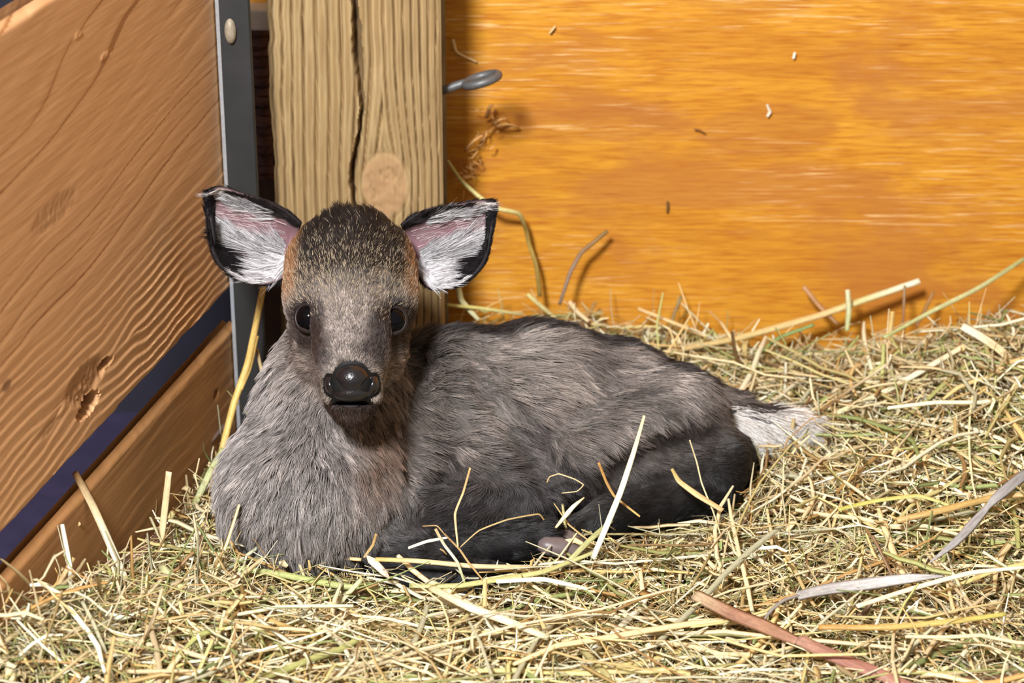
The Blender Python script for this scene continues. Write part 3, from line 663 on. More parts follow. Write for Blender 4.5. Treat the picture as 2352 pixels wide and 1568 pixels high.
def sample(v, q, density, nv=None):
    """points on a quad mesh; density per quad (1/m2)"""
    A, B, C, Dd = (v[q[:, k]] for k in range(4))
    ar = 0.5*(np.linalg.norm(np.cross(B-A, C-A), axis=1)+np.linalg.norm(np.cross(C-A, Dd-A), axis=1))
    ex = ar*density; cnt = np.floor(ex+rng.random(len(ex))).astype(int); i = np.repeat(np.arange(len(q)), cnt)
    a, b = rng.random((2, len(i), 1))
    bil = lambda A, B, C, Dd: A[i]*(1-a)*(1-b)+B[i]*a*(1-b)+C[i]*a*b+Dd[i]*(1-a)*b
    if nv is None: return bil(A, B, C, Dd)
    n = bil(*(nv[q[:, k]] for k in range(4))); return bil(A, B, C, Dd), n/(np.linalg.norm(n, axis=1)[:, None]+1e-9)
qc = bv[bq].mean(1); _, _, rq = weights(qc); ishead = sum(rq[r] for r in ('crown', 'face', 'muzzle', 'jaw', 'lip', 'cheek', 'chin'))
dens = (1450e3+700e3*rq['neck']+1900e3*ishead+1800e3*(rq['muzzle']+rq['lip']+0.6*rq['face']))*(qc[:, 2] > -0.018)
fp, fn_ = sample(bv, bq, dens, bn)
keep = np.ones(len(fp), bool)
for e, n, s in EYES: keep &= np.linalg.norm(fp-(e-n*0.002), axis=1) > 0.0090
keep &= nose_sdf(fp, False) > 0.0011
qm = fp-D(808, 925, 1.395); keep &= ~((np.abs(qm@RGT) < 0.0125) & (np.abs(qm@UPV) < 0.0024))
fp, fn_ = fp[keep], fn_[keep]
_, fl, rg = weights(fp, 0.008)
hd = sum(rg[r] for r in ('crown', 'face', 'muzzle', 'jaw', 'lip', 'cheek', 'chin'))
a_, b_, c_ = head_abc(fp); fl = fl+RGT*(hd*np.clip(a_, -0.04, 0.04)*14)[:, None]*(b_ > -0.05)[:, None]
nk = rg['neck']; fl = fl+RGT*(nk*np.clip((fp[:, 0]+0.115)*7, -0.6, 0.6))[:, None]
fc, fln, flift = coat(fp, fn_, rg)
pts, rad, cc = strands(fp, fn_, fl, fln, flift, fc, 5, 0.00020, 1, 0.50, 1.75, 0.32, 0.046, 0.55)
rad *= (1-0.35*hd)[:, None]
# forehead: dark hairs with pale golden tips
gold = rng.random(len(fp)) < hd*(0.08+0.24*np.exp(-((b_-0.014)/0.016)**2))*sstep(-0.016, 0.0, b_)*(1-0.85*sstep(0.036, 0.056, b_))
cc[gold, 2:] = s2l((188, 170, 144))[None, None]*rng.uniform(0.55, 1.2, (gold.sum(), 1, 1)); cc[gold, :2] *= 0.5
hair_obj('coat_fur', None, pts, rad, cc, fawn)
print('coat strands', len(fp), 'body quads', len(bq))

nv_, nq_ = surface_nets(nose_sdf, NOSEC-0.022, NOSEC+0.022, 0.00055)
link('nose', mesh_np('nose', nv_, nq_), M['nose'], fawn, label='wet black nose')
# eyes with lids
def basis(n):
    x = np.cross(UPV, n); x /= np.linalg.norm(x); return x, np.cross(n, x)
def uvsphere(c, r, n, nu=36, nv=20, sq=1.0):
    x, y = basis(n); v = []; 
    for i in range(nv+1):
        th = math.pi*i/nv
        for j in range(nu):
            ph = 2*math.pi*j/nu; v.append(c+r*(math.sin(th)*(x*math.cos(ph)+y*math.sin(ph))+n*math.cos(th)))
    ids = np.arange((nv+1)*nu).reshape(nv+1, nu); nx = np.roll(ids, -1, 1)
    return np.array(v), np.stack([ids[:-1], ids[1:], nx[1:], nx[:-1]], -1).reshape(-1, 4)
for e, n, s in EYES:
    ev, eq = uvsphere(e-n*0.0046, 0.0088, n); eye = link('eye', mesh_np('eye', ev, eq), M['eye'], fawn)
    x, y = basis(n); lp = []
    for a in np.linspace(0, 2*math.pi, 40, endpoint=False):
        ca, sa = math.cos(a), math.sin(a)
        rr = 0.0074; tear = 0.0018*math.exp(-((a-(math.pi*1.36 if s > 0 else math.pi*1.64))/0.35)**2)
        rad_ = rr+tear
        hh = math.sqrt(max(0.0088**2-rr**2, 0))-0.0046+0.0004
        lp.append(e+n*hh+x*ca*rad_*0.97+y*sa*rad_*1.04)
    lp = np.array(lp); K = 8; rv = []
    for i in range(40):
        tg = lp[(i+1) % 40]-lp[i-1]; tg /= np.linalg.norm(tg); o = lp[i]-e; o -= tg*(o@tg); o -= n*(o@n); o /= np.linalg.norm(o)+1e-9
        for k in range(K):
            an = 2*math.pi*k/K; rv.append(lp[i]+0.00095*(o*math.cos(an)*1.5+n*math.sin(an)))
    ids = np.arange(40*K).reshape(40, K); nx = np.roll(ids, -1, 0); 
    q = np.stack([ids, np.roll(ids, -1, 1), np.roll(nx, -1, 1), nx], -1).reshape(-1, 4)
    link('eyelid', mesh_np('eyelid', np.array(rv), q), M['lid'], eye)

# ears: cupped leaves with rolled rims
def ear(name, topc, botc, d0, dtip, cup, seed):
    ns, nt = 48, 30
    tc = catmull(np.array([(a, b, 0) for a, b in topc]), ns)[:, :2]; bc_ = catmull(np.array([(a, b, 0) for a, b in botc]), ns)[:, :2]
    Sg = np.linspace(0, 1, ns); Tg = np.linspace(0, 1, nt); P3 = np.zeros((ns, nt, 3))
    for i in range(ns):
        wd = np.linalg.norm(tc[i]-bc_[i])
        for j, t in enumerate(Tg):
            px, py = tc[i]*(1-t)+bc_[i]*t
            dp = d0+(dtip-d0)*Sg[i]+cup*(1-abs(2*t-1)**2.2)*min(1, wd/120)
            P3[i, j] = D(px, py, dp)
    ids = np.arange(ns*nt).reshape(ns, nt); q = np.stack([ids[:-1, :-1], ids[1:, :-1], ids[1:, 1:], ids[:-1, 1:]], -1).reshape(-1, 4)
    v = P3.reshape(-1, 3); dv = np.gradient(P3, axis=0); du = np.gradient(P3, axis=1); nr = np.cross(dv, du).reshape(-1, 3); nr /= np.linalg.norm(nr, axis=1)[:, None]+1e-9
    nr[(nr@FWD) > 0] *= -1                                # inner side looks to the viewer
    rim = np.minimum.reduce([np.repeat(Tg[None], ns, 0), 1-np.repeat(Tg[None], ns, 0), np.repeat((1-Sg)[:, None], nt, 1)]).ravel()
    th = 0.0012+0.0006*sstep(0, 0.2, rim)
    bk = v-nr*th[:, None]*1.6
    n0 = len(v); loop = np.concatenate([ids[:-1, 0], ids[-1, :-1], ids[:0:-1, -1], ids[0, :0:-1]]); lr = np.roll(loop, -1)
    Q = np.concatenate([q, q[:, ::-1]+n0, np.stack([loop, loop+n0, lr+n0, lr], -1)])
    a, b, c = v[q[500, 0]], v[q[500, 1]], v[q[500, 2]]
    if np.dot(np.cross(b-a, c-a), nr[q[500, 0]]) < 0: Q = Q[:, ::-1]
    S_, T_ = np.meshgrid(Sg, Tg, indexing='ij'); S_, T_ = S_.ravel(), T_.ravel()
    pink = np.exp(-((T_-0.36)/0.24)**2)*(1-sstep(0.60, 0.95, S_))
    cl = s2l((128, 104, 106))[None]*np.ones((n0, 1)); cl = cl*(1-pink[:, None])+s2l((130, 96, 102))[None]*pink[:, None]
    bkm = np.maximum.reduce([sstep(0.86, 0.93, S_), sstep(0.62, 0.72, T_)*sstep(0.42, 0.55, S_), (1-sstep(0.05, 0.10, T_))*(1-sstep(0.4, 0.6, S_))])
    cl = cl*(1-bkm[:, None])+s2l((30, 26, 28))[None]*bkm[:, None]
    me = mesh_np(name, np.concatenate([v, bk]), Q); vcol(me, 'col', np.concatenate([cl, s2l((34, 29, 30))[None]*np.ones((n0, 1))]))
    o = link('ear', me, M['skin'], fawn)
    # hair: sample (s,t) uniformly
    def at(s, t):
        fi = np.clip(s*(ns-1), 0, ns-1.001); fj = np.clip(t*(nt-1), 0, nt-1.001); i = fi.astype(int); j = fj.astype(int); u = (fi-i)[:, None]; w = (fj-j)[:, None]
        L = lambda A: A[i, j]*(1-u)*(1-w)+A[i+1, j]*u*(1-w)+A[i+1, j+1]*u*w+A[i, j+1]*(1-u)*w
        return L(P3), L(nr.reshape(ns, nt, 3))
    g = np.random.default_rng(seed)
    tip = P3[-1].mean(0); base = P3[0].mean(0); axd = (tip-base)/np.linalg.norm(tip-base)
    pos, nn, fl_, ll, lf, co_ = [], [], [], [], [], []
    def add(s, t, sign, fl, ln, lift, rgb):
        p, n = at(s, t); k = len(s); th_ = 0.0 if sign > 0 else 0.0022
        pos.append(p-n*th_); nn.append(n*sign); fl_.append(fl if fl.ndim == 2 else np.repeat(fl[None], k, 0)); ll.append(np.broadcast_to(ln, (k,)).astype(float)); lf.append(np.broadcast_to(lift, (k,)).astype(float))
        co_.append(np.broadcast_to(s2l(rgb), (k, 3)) if np.ndim(rgb) == 1 else s2l(rgb))
    up_t = (P3[:, 0]-P3[:, -1]).mean(0); up_t /= np.linalg.norm(up_t)
    white = np.array((226, 221, 223)); W_ = lambda k, lo=0.5: np.clip(white[None]*g.uniform(lo, 1.06, (k, 1)), 0, 255)
    # streaks of long white hair across the middle, sweeping to the outer edge
    k = 2600; s = g.uniform(0.10, 0.74, k); t = 0.49+0.24*g.beta(1.6, 1.4, k)-0.10*s
    m = (vnoise(np.stack([s*3, t*26, s*0], 1), 1, seed+5)+0.3*g.normal(0, 1, k)) > -0.25; s, t = s[m], t[m]; k = len(s)
    add(s, t, 1, axd[None]+up_t[None]*(0.10-0.5*(t-0.5))[:, None], np.minimum(g.uniform(0.009, 0.017, k), (0.90-s)*0.040+0.001), 0.30, W_(k))
    # white tuft at the lower base, fanning out over the black edge
    k = 3600; s = 0.40*g.beta(1, 1.3, k); t = g.uniform(0.66, 1.0, k); add(s, t, 1, axd[None]*0.95-up_t[None]*(0.9*(t-0.72))[:, None], g.uniform(0.007, 0.013, k), 0.34, W_(k, 0.72))
    k = 500; s = g.uniform(0.3, 0.62, k); t = g.uniform(0.955, 1.0, k); add(s, t, 1, axd*0.95-up_t*0.2, g.uniform(0.004, 0.008, k), 0.3, W_(k))
    # fringe under the upper rim
    k = 2000; s = g.uniform(0.25, 0.86, k); t = 0.05+0.11*g.random(k); add(s, t, 1, axd*0.95-up_t*0.16, g.uniform(0.007, 0.012, k), 0.28, W_(k, 0.45))
    k = 260; s = g.uniform(0.05, 0.75, k); t = g.uniform(0.16, 0.48, k); add(s, t, 1, axd-up_t*0.1, g.uniform(0.007, 0.013, k), 0.22, (200, 178, 178))
    # black tip, black outer edge and black patch on the inside
    k = 4200; s = g.uniform(0.88, 1.0, k); t = g.uniform(0.10, 1, k); add(s, t, 1, axd*0.6-up_t*0.7, g.uniform(0.003, 0.006, k), 0.25, (24, 21, 23))
    k = 6000; t = g.uniform(0.70, 0.95, k); s = g.uniform(0.44, 0.92, k); m = s > 0.50-0.4*(t-0.82); s, t = s[m], t[m]; add(s, t, 1, axd*0.9-up_t*0.4, g.uniform(0.004, 0.008, len(s)), 0.22, (26, 23, 25))
    k = 1500; t = g.uniform(0.0, 0.10, k); s = g.uniform(0.0, 0.50, k)**1.2; add(s, t, 1, axd*0.9+up_t*0.2, g.uniform(0.005, 0.009, k), 0.3, (34, 29, 29))
    k = 900; s = g.uniform(0.72, 1.0, k); t = g.uniform(0.0, 0.06, k); add(s, t, 1, axd+up_t*0.1, 0.004, 0.3, (226, 216, 210))
    # back of the ear: short black fur all over; dark rim fur above
    k = 12000; add(g.random(k), g.random(k), -1, axd, g.uniform(0.004, 0.007, k), 0.3, (30, 26, 28))
    k = 1400; s = g.uniform(0.0, 0.75, k)**1.3; t = g.uniform(0.0, 0.03, k); add(s, t, 1, axd*0.8+up_t*0.5, g.uniform(0.004, 0.009, k), 0.4, (36, 31, 31))
    pos = np.concatenate(pos); nn = np.concatenate(nn); fl_ = np.concatenate(fl_); ll = np.concatenate(ll); lf = np.concatenate(lf); co_ = np.concatenate(co_)
    a, b, c = strands(pos, nn, fl_, ll, lf, co_, 6, 0.00015, seed, 0.34, 1.1, 0.75, 0.05, 0.5)
    hair_obj('ear_fur', None, a, b, c, o)
    return o
ear('ear', [(690, 516), (650, 484), (600, 462), (550, 446), (510, 434), (482, 442)], [(662, 606), (640, 640), (590, 650), (540, 634), (498, 590), (480, 500)], 1.492, 1.470, 0.017, 21)
ear('ear', [(922, 520), (960, 494), (1010, 480), (1060, 472), (1100, 465), (1133, 466)], [(962, 622), (985, 656), (1020, 660), (1066, 646), (1108, 600), (1126, 520)], 1.492, 1.474, 0.016, 22)

# tail: white underside, dark top
tl = [tailb-back*0.012, V(1730, 1.424, 0.024), V(1790, 1.430, 0.020), V(1850, 1.436, 0.015)]
tv, tq, tt = tube_mesh('tail', tl, [0.0185, 0.0175, 0.0140, 0.0060], 16, 0.8, n=20)
tme = mesh_np('tail', tv, tq, tt); tcol = np.where((tv[:, 2] > np.interp(tv[:, 0], [p[0] for p in tl], [p[2] for p in tl])+0.003)[:, None], s2l((60, 52, 50)), s2l((190, 180, 172)))
vcol(tme, 'col', tcol); tail = link('tail', tme, M['skin'], fawn)
tp = sample(tv, tq, np.full(len(tq), 2.2e6)); ax0 = catmull(tl, 60); ci = np.argmin(((tp[:, None]-ax0[None])**2).sum(-1), 1); tn = tp-ax0[ci]; tn /= np.linalg.norm(tn, axis=1)[:, None]+1e-9
dark = (tn[:, 2]+0.25*tn[:, 1] > 0.45+0.2*rng.normal(0, 1, len(tp))+0.5*sstep(tl[1][0]-0.004, tl[2][0]+0.006, tp[:, 0]))&(tp[:, 0] < tl[2][0]+0.012); tc_ = np.where(dark[:, None], s2l((56, 48, 46)), s2l((236, 230, 224))*rng.uniform(0.75, 1.0, (len(tp), 1)))
fl_t = np.repeat((tl[3]-tl[0])[None], len(tp), 0)/np.linalg.norm(tl[3]-tl[0])+np.array([0, -0.12, -0.55])*(~dark[:, None])
a, b, c = strands(tp, tn, fl_t, np.where(dark, 0.011, 0.019), np.full(len(tp), 0.30), tc_, 5, 0.00030, 31, 0.25, 1.15, 0.7)
hair_obj('tail_fur', None, a, b, c, tail, )
# hoof of the near foreleg: two toes
def hoof(c, ax, ln, rad, z=(0, 0, 1)):
    ax = np.asarray(ax, float); ax /= np.linalg.norm(ax)
    ts = np.linspace(0, 1, 9); pr = [0.6, 0.95, 1.0, 1.0, 0.94, 0.84, 0.68, 0.44, 0.12]
    return tube_mesh('hoof', [c+ax*ln*t+np.array([0, 0, -0.004*t*t]) for t in ts], [rad*x for x in pr], 14, 0.85, n=18)
hp = D(1268, 1226, 1.468-0.012); hp = V(1236, 1.284, 0.014)
hv = join_geo([hoof(hp+np.array([0, -0.0035, 0]), (1, -0.08, -0.10), 0.031, 0.0074), hoof(hp+np.array([0, 0.006, 0.001]), (1, 0.08, -0.08), 0.030, 0.0070)])
link('hoof', mesh_np('hoof', *hv), M['hoof'], fawn, label='pinkish grey hoof')

# ------------------------------------------------------------------ straw bed
def bed_h(x, y):
    p = np.stack([x, y, np.zeros_like(x)], -1)
    h = 0.010*vnoise(p, 9, 91)+0.005*vnoise(p, 22, 92)
    h += 0.036*np.exp(-(((x-0.34)/0.13)**2+((y-1.45)/0.09)**2))+0.040*np.exp(-(((x-0.46)/0.13)**2+((y-1.53)/0.12)**2))          # heap on the right
    h += 0.012*np.exp(-(((x-0.20)/0.14)**2+((y-1.30)/0.09)**2))
    h += 0.016*np.exp(-(((x-0.0)/0.5)**2+((y-1.10)/0.08)**2))             # near edge
    h += 0.055*np.exp(-(((x+0.31)/0.09)**2+((y-1.12)/0.10)**2))           # against the gate
    h -= 0.018*sstep(1.54, 1.61, y)*sstep(0.10, 0.25, x)
    h += 0.010*sstep(1.50, 1.60, y)*(1-sstep(0.05, 0.15, x))
    return h
gx = np.linspace(-0.75, 0.85, 150); gy = np.linspace(0.72, WALL_Y-0.002, 90)
X, Y = np.meshgrid(gx, gy, indexing='ij')
# keep the base on this side of the gate
gate_x = lambda y: GO[0]+(1.48-y)*(-math.tan(ANG))
Z = bed_h(X.ravel(), Y.ravel()).reshape(X.shape)-0.016
below = sdf0(np.stack([X.ravel(), Y.ravel(), Z.ravel()], -1)).reshape(X.shape)
Z -= 0.020*(below < 0.004)
ids = np.arange(X.size).reshape(X.shape); q = np.stack([ids[:-1, :-1], ids[1:, :-1], ids[1:, 1:], ids[:-1, 1:]], -1)
ok = (X[:-1, :-1] > gate_x(Y[:-1, :-1])-0.02).reshape(-1); q = q.reshape(-1, 4)[ok]
t = NT('packed_chaff'); co = t.objco(); f = t.noise(co, 300, 6, 0.7); t.l(t.ramp(f, [(0.3, c4((60, 44, 22))), (0.55, c4((140, 108, 58))), (0.8, c4((196, 166, 104)))]), t.b.inputs['Base Color']); t.inp(Roughness=0.9); t.bump(f, 1.0, 0.004)
base_me = mesh_np('packed_chaff', np.stack([X, Y, Z], -1).reshape(-1, 3), q)
hay_root = link('packed_chaff', base_me, t.m, label='packed brown chaff under the loose straw of the bed', cat='chaff', kind='stuff')

PAL = np.array([(222, 196, 138), (232, 212, 160), (206, 168, 96), (240, 228, 190), (196, 180, 110), (168, 168, 92), (136, 148, 80), (186, 140, 74), (216, 184, 116), (150, 112, 62), (228, 202, 150), (196, 190, 150), (118, 84, 52)])
PAL = np.minimum(PAL*1.04+4, 250); PAL = PAL*0.84+PAL.mean(1)[:, None]*0.16; PW = np.array([13, 15, 8, 14, 9, 9, 8, 5, 11, 3, 12, 9, 2.0]); PW /= PW.sum()
def straws(N, xr, yr, Lr, Wr, lift, tilt, seed, segs=3, sides=3, flat=0.35, bend=0.18, skew=1.0, layer=0.012, filt=None):
    """N straws thrown on the bed -> v, q, colour"""
    g = np.random.default_rng(seed)
    x = g.uniform(*xr, N); y = yr[0]+(yr[1]-yr[0])*g.random(N)**skew
    L = g.uniform(0, 1, N)**1.6*(Lr[1]-Lr[0])+Lr[0]; w = Wr[0]+(Wr[1]-Wr[0])*g.random(N)**2.0
    az = g.uniform(0, 2*math.pi, N); tl_ = g.normal(0, tilt, N)
    d = np.stack([np.cos(az)*np.cos(tl_), np.sin(az)*np.cos(tl_), np.sin(tl_)], -1)
    sd = np.stack([-np.sin(az), np.cos(az), np.zeros(N)], -1); bd = g.normal(0, bend, N)
    s = np.linspace(-0.5, 0.5, segs+1)
    c = np.stack([x, y, np.zeros(N)], -1)
    P_ = c[:, None]+d[:, None]*(s[None, :, None]*L[:, None, None])+sd[:, None]*((s**2-0.08)[None, :, None]*(bd*L)[:, None, None])
    cz = bed_h(P_[..., 0].ravel(), P_[..., 1].ravel()).reshape(N, segs+1)
    off = np.abs(g.normal(0, layer, N))*g.choice([1, 1, -0.6], N)+lift
    P_[..., 2] += (0.35*cz+0.65*cz.mean(1)[:, None])+off[:, None]+g.normal(0, 0.0012, (N, segs+1))
    ok = (P_[..., 1].max(1) < WALL_Y-0.004) & ((P_[..., 0]-gate_x(P_[..., 1])).min(1) > 0.004)
    inpost = ((P_[..., 0] > pL-0.003) & (P_[..., 0] < pR+0.003) & (P_[..., 1] > POST_Y-0.006)).any(1); ok &= ~inpost
    ok &= ~((P_[..., 0] < GO[0]+0.026) & (P_[..., 1] > 1.462)).any(1)
    idx = np.where(ok)[0]; dd = sdf0(P_[idx].reshape(-1, 3)).reshape(len(idx), segs+1).min(1); idx = idx[dd > 0.0035]
    P_, w, L = P_[idx], w[idx], L[idx]; N = len(idx)
    tg = np.gradient(P_, axis=1); tg /= np.linalg.norm(tg, axis=2)[..., None]+1e-9
    rl = g.uniform(-0.9, 0.9, N); u0 = np.stack([np.zeros(N), np.zeros(N), np.ones(N)], -1)
    sx = np.cross(tg, u0[:, None]); sx /= np.linalg.norm(sx, axis=2)[..., None]+1e-9; nz = np.cross(sx, tg)
    s1 = sx*np.cos(rl)[:, None, None]+nz*np.sin(rl)[:, None, None]; n1 = np.cross(s1, tg)
    tp = np.interp(np.linspace(0, 1, segs+1), [0, 0.15, 0.8, 1], [0.8, 1, 0.95, 0.55])
    a = np.linspace(0, 2*math.pi, sides, endpoint=False)+0.5
    rv = P_[:, :, None]+(w[:, None]*tp[None]*0.5)[:, :, None, None]*(np.cos(a)[None, None, :, None]*s1[:, :, None]+flat*np.sin(a)[None, None, :, None]*n1[:, :, None])
    k = (segs+1)*sides; ids = np.arange(k).reshape(segs+1, sides); nx = np.roll(ids, -1, 1)
    q0 = np.stack([ids[:-1], nx[:-1], nx[1:], ids[1:]], -1).reshape(-1, 4)
    q = (np.arange(N)[:, None, None]*k+q0[None]).reshape(-1, 4)
    col = PAL[g.choice(len(PAL), N, p=PW)]*g.uniform(0.82, 1.1, (N, 1)); col = s2l(np.clip(col, 0, 250))
    return rv.reshape(-1, 3), q, np.repeat(col, k, 0)
sets = [straws(900, (-0.36, -0.14), (1.02, 1.46), (0.02, 0.075), (0.0008, 0.0040), 0.012, 0.85, 12, 3, 4, 0.5, 0.3, layer=0.006),
        straws(600, (-0.04, 0.55), (1.50, 1.61), (0.02, 0.075), (0.0008, 0.0034), 0.008, 0.6, 13, 3, 4, 0.5, 0.3, layer=0.008),
        straws(1500, (0.15, 0.55), (1.20, 1.60), (0.015, 0.05), (0.0008, 0.0036), 0.006, 0.7, 14, 3, 4, 0.4, 0.4, layer=0.006),
        straws(16000, (-0.55, 0.55), (0.95, 1.61), (0.004, 0.016), (0.0015, 0.0058), -0.001, 0.35, 9, 2, 4, 0.10, 0.3, layer=0.007),
        straws(22000, (-0.55, 0.55), (0.95, 1.61), (0.006, 0.022), (0.0004, 0.0014), 0.002, 0.4, 10, 2, 3, 0.5, 0.5, layer=0.005),
        straws(48000, (-0.55, 0.55), (0.95, 1.61), (0.005, 0.026), (0.0006, 0.0036), -0.004, 0.35, 1, 1, 3, 0.3, 0.1, layer=0.006),
        straws(22000, (-0.55, 0.55), (0.95, 1.61), (0.012, 0.050), (0.0007, 0.0034), -0.003, 0.16, 2, 2, 3, 0.4, 0.25, layer=0.007),
        straws(6500, (-0.55, 0.55), (0.95, 1.61), (0.04, 0.12), (0.0009, 0.0038), 0.000, 0.10, 3, 4, 4, 0.55, 0.35, layer=0.008),
        straws(4200, (-0.55, 0.55), (0.95, 1.61), (0.015, 0.06), (0.0007, 0.0042), 0.006, 0.45, 4, 3, 4, 0.4, 0.35, layer=0.006),
        straws(1300, (-0.55, 0.55), (0.95, 1.61), (0.08, 0.20), (0.0016, 0.0046), 0.006, 0.06, 5, 6, 6, 0.7, 0.25, layer=0.007)]
n = 0; vs, qs, cs = [], [], []
for v, q, c in sets: vs.append(v); qs.append(q+n); cs.append(c); n += len(v)
hv_ = np.concatenate(vs); hm = mesh_np('loose_hay', hv_, np.concatenate(qs)); vcol(hm, 'col', np.concatenate(cs))
link('loose_hay', hm, M['straw'], label='thick bed of loose golden and green hay covering the floor of the stall', cat='hay', kind='stuff')
print('hay quads', len(hm.polygons))

# ------------------------------------------------------------------ single stalks one can point at
CRM, GLD, GRN, WHT, BRN, TAN, GRY, RED = (232, 206, 150), (222, 178, 84), (176, 182, 110), (240, 232, 200), (150, 100, 52), (206, 170, 106), (168, 160, 156), (150, 92, 70)
def stalk(name, pts, wpx, col, label, flat=0.55, cat='straw', sides=8, taper=(0.9, 1, 1, 0.7), up=(0, -0.4, 1), parent=None):
    """pts: (px, py, z) on that height, or (px, py, 'y', y) at that distance"""
    W_ = [G(p[0], p[1], p[2]) if len(p) == 3 else Yp(p[0], p[1], p[3]) for p in pts]
    W_ = np.array(W_); nn_ = max(10, 8*len(W_)); tt_ = np.linspace(0, len(W_)-1, nn_); lin = np.stack([np.interp(tt_, np.arange(len(W_)), W_[:, k]) for k in range(3)], -1)
    if len(W_) > 2 and flat > 0.2: W_ = 0.6*lin+0.4*catmull(W_, nn_)
    if flat <= 0.3: up = (0.15, -0.75, 0.65); flat *= 0.45; sides = 6
    d = np.mean([(p-CAM)@FWD for p in W_]); r = wpx*0.5/FPX*d
    return tube(name, W_, [r*t for t in taper], M['straw'], sides, flat, up, nn_, col, parent=parent, label=label, cat=cat if parent is None else None)
def Yk(px, py, y): return (px, py, 'y', y)
stalk('straw_stalk', [Yk(606, 652, 1.452), Yk(570, 830, 1.440), Yk(536, 930, 1.425), Yk(500, 1075, 1.395), Yk(478, 1140, 1.38)], 17, [GLD, (232, 190, 90), GLD], 'thick golden straw leaning upright between the steel strip and the neck of the fawn', 0.8)
stalk('straw_stalk', [Yk(588, 770, 1.445), Yk(572, 840, 1.44), Yk(552, 895, 1.43)], 16, [(206, 160, 70), GLD], 'short golden straw split off beside the thick upright one', 0.6)
stalk('grass_straw', [Yk(514, 1030, 1.385), Yk(480, 1090, 1.37), Yk(428, 1200, 1.345)], 17, [GRN, (186, 190, 130)], 'pale green blade crossing the foot of the thick golden straw', 0.25)
stalk('dry_straw', [Yk(590, 800, 1.45), Yk(606, 880, 1.445), Yk(598, 925, 1.44)], 8, [TAN, CRM], 'thin tan leaf bent beside the neck of the fawn and the steel strip', 0.3)
stalk('twig', [Yk(535, 955, 1.452), Yk(470, 1030, 1.425), Yk(395, 1115, 1.395)], 11, [(92, 70, 62), (110, 84, 70)], 'dark brown twig lying along the foot of the lower gate board', 0.9, 'twig')
stalk('straw_stalk', [Yk(172, 1085, 1.235), Yk(215, 1165, 1.235), Yk(262, 1270, 1.23), Yk(298, 1350, 1.22)], 19, [(150, 100, 48), CRM, WHT, CRM], 'thick cream straw leaning on the lower gate board with a torn brown tip', 0.7)
stalk('straw_stalk', [Yk(388, 1083, 1.30), Yk(376, 1190, 1.295), Yk(362, 1300, 1.285)], 17, [CRM, (230, 200, 140)], 'straight flat cream straw standing upright near the chest of the fawn', 0.4)
stalk('straw_stalk', [Yk(298, 1090, 1.335), Yk(302, 1130, 1.335), Yk(305, 1170, 1.33)], 8, [TAN, (190, 130, 60)], 'short brown straw standing in front of the lower gate board', 0.7)
stalk('straw_stalk', [Yk(353, 1085, 1.34), Yk(355, 1150, 1.335), Yk(352, 1205, 1.33)], 11, [TAN, (190, 150, 100)], 'short tan straw upright behind the straight flat cream one', 0.5)
stalk('straw_stalk', [Yk(184, 1200, 1.225), Yk(160, 1225, 1.225), Yk(158, 1290, 1.215)], 13, [TAN, GLD], 'bent golden straw with a hooked top against the lower gate board', 0.6)
stalk('straw_stalk', [Yk(168, 1280, 1.18), Yk(100, 1410, 1.16), Yk(60, 1500, 1.15)], 14, [TAN, (196, 150, 90), (150, 100, 70)], 'long tan straw slanting down below the hooked golden one', 0.6)
stalk('straw_stalk', [Yk(74, 1285, 1.17), Yk(40, 1370, 1.16), Yk(0, 1470, 1.14)], 14, [CRM, TAN], 'cream straw slanting at the edge of the bed by the gate', 0.6)
stalk('straw_stalk', [Yk(105, 1220, 1.205), Yk(95, 1300, 1.20), Yk(86, 1400, 1.185)], 16, [GRN, CRM, CRM], 'pale upright straw at the gate with a greenish top', 0.6)
stalk('leaf_strip', [G_ for G_ in ((310, 1290, 0.012), (230, 1390, 0.014), (170, 1470, 0.016), (110, 1545, 0.018))], 34, [(140, 92, 62), RED, (136, 84, 66)], 'wide reddish brown dry leaf strip lying in the straw by the gate', 0.12, 'leaf')
stalk('leaf_strip', [(370, 1225, 0.012), (330, 1265, 0.012), (290, 1290, 0.010)], 22, [(110, 72, 60), (140, 96, 76)], 'short dark brown leaf strip behind the upright cream straw', 0.15, 'leaf')
stalk('straw_stalk', [(205, 1335, 0.02), (300, 1337, 0.02), (385, 1330, 0.02)], 12, [(176, 116, 66), (190, 140, 90)], 'orange brown straw lying level across the leaning cream straw', 0.7)
stalk('straw_stalk', [(370, 1300, 0.022), (420, 1350, 0.020), (478, 1415, 0.016)], 21, [(206, 200, 140), (200, 196, 130), GRN], 'thick pale green straw lying slantwise in front of the chest of the fawn', 0.7)
stalk('straw_stalk', [Yk(632, 1227, 1.262), Yk(560, 1280, 1.255), Yk(450, 1360, 1.235)], 9, [(196, 196, 150), (170, 170, 140)], 'thin grey green stem rising towards the chest of the fawn', 0.7)
stalk('straw_stalk', [Yk(604, 1232, 1.285), Yk(560, 1250, 1.28), Yk(500, 1262, 1.275)], 12, [(176, 140, 60), GRN], 'short olive straw pointing at the chest of the fawn', 0.6)
stalk('straw_stalk', [(530, 1288, 0.014), (620, 1277, 0.014), (740, 1276, 0.016), (830, 1285, 0.016)], 13, [WHT, CRM, (226, 190, 120)], 'long cream straw lying along the chest of the fawn', 0.7)
stalk('straw_stalk', [(540, 1304, 0.018), (640, 1318, 0.018), (780, 1345, 0.018), (880, 1352, 0.018)], 17, [GRN, (176, 186, 100), (186, 190, 116)], 'thick green stem lying below the long cream straw', 0.8)
stalk('straw_stalk', [Yk(862, 1284, 1.236), Yk(960, 1288, 1.238), Yk(1090, 1300, 1.238), Yk(1235, 1303, 1.242)], 13, [GLD, (236, 206, 140), CRM, TAN], 'long golden straw lying across the folded front legs of the fawn', 0.7)
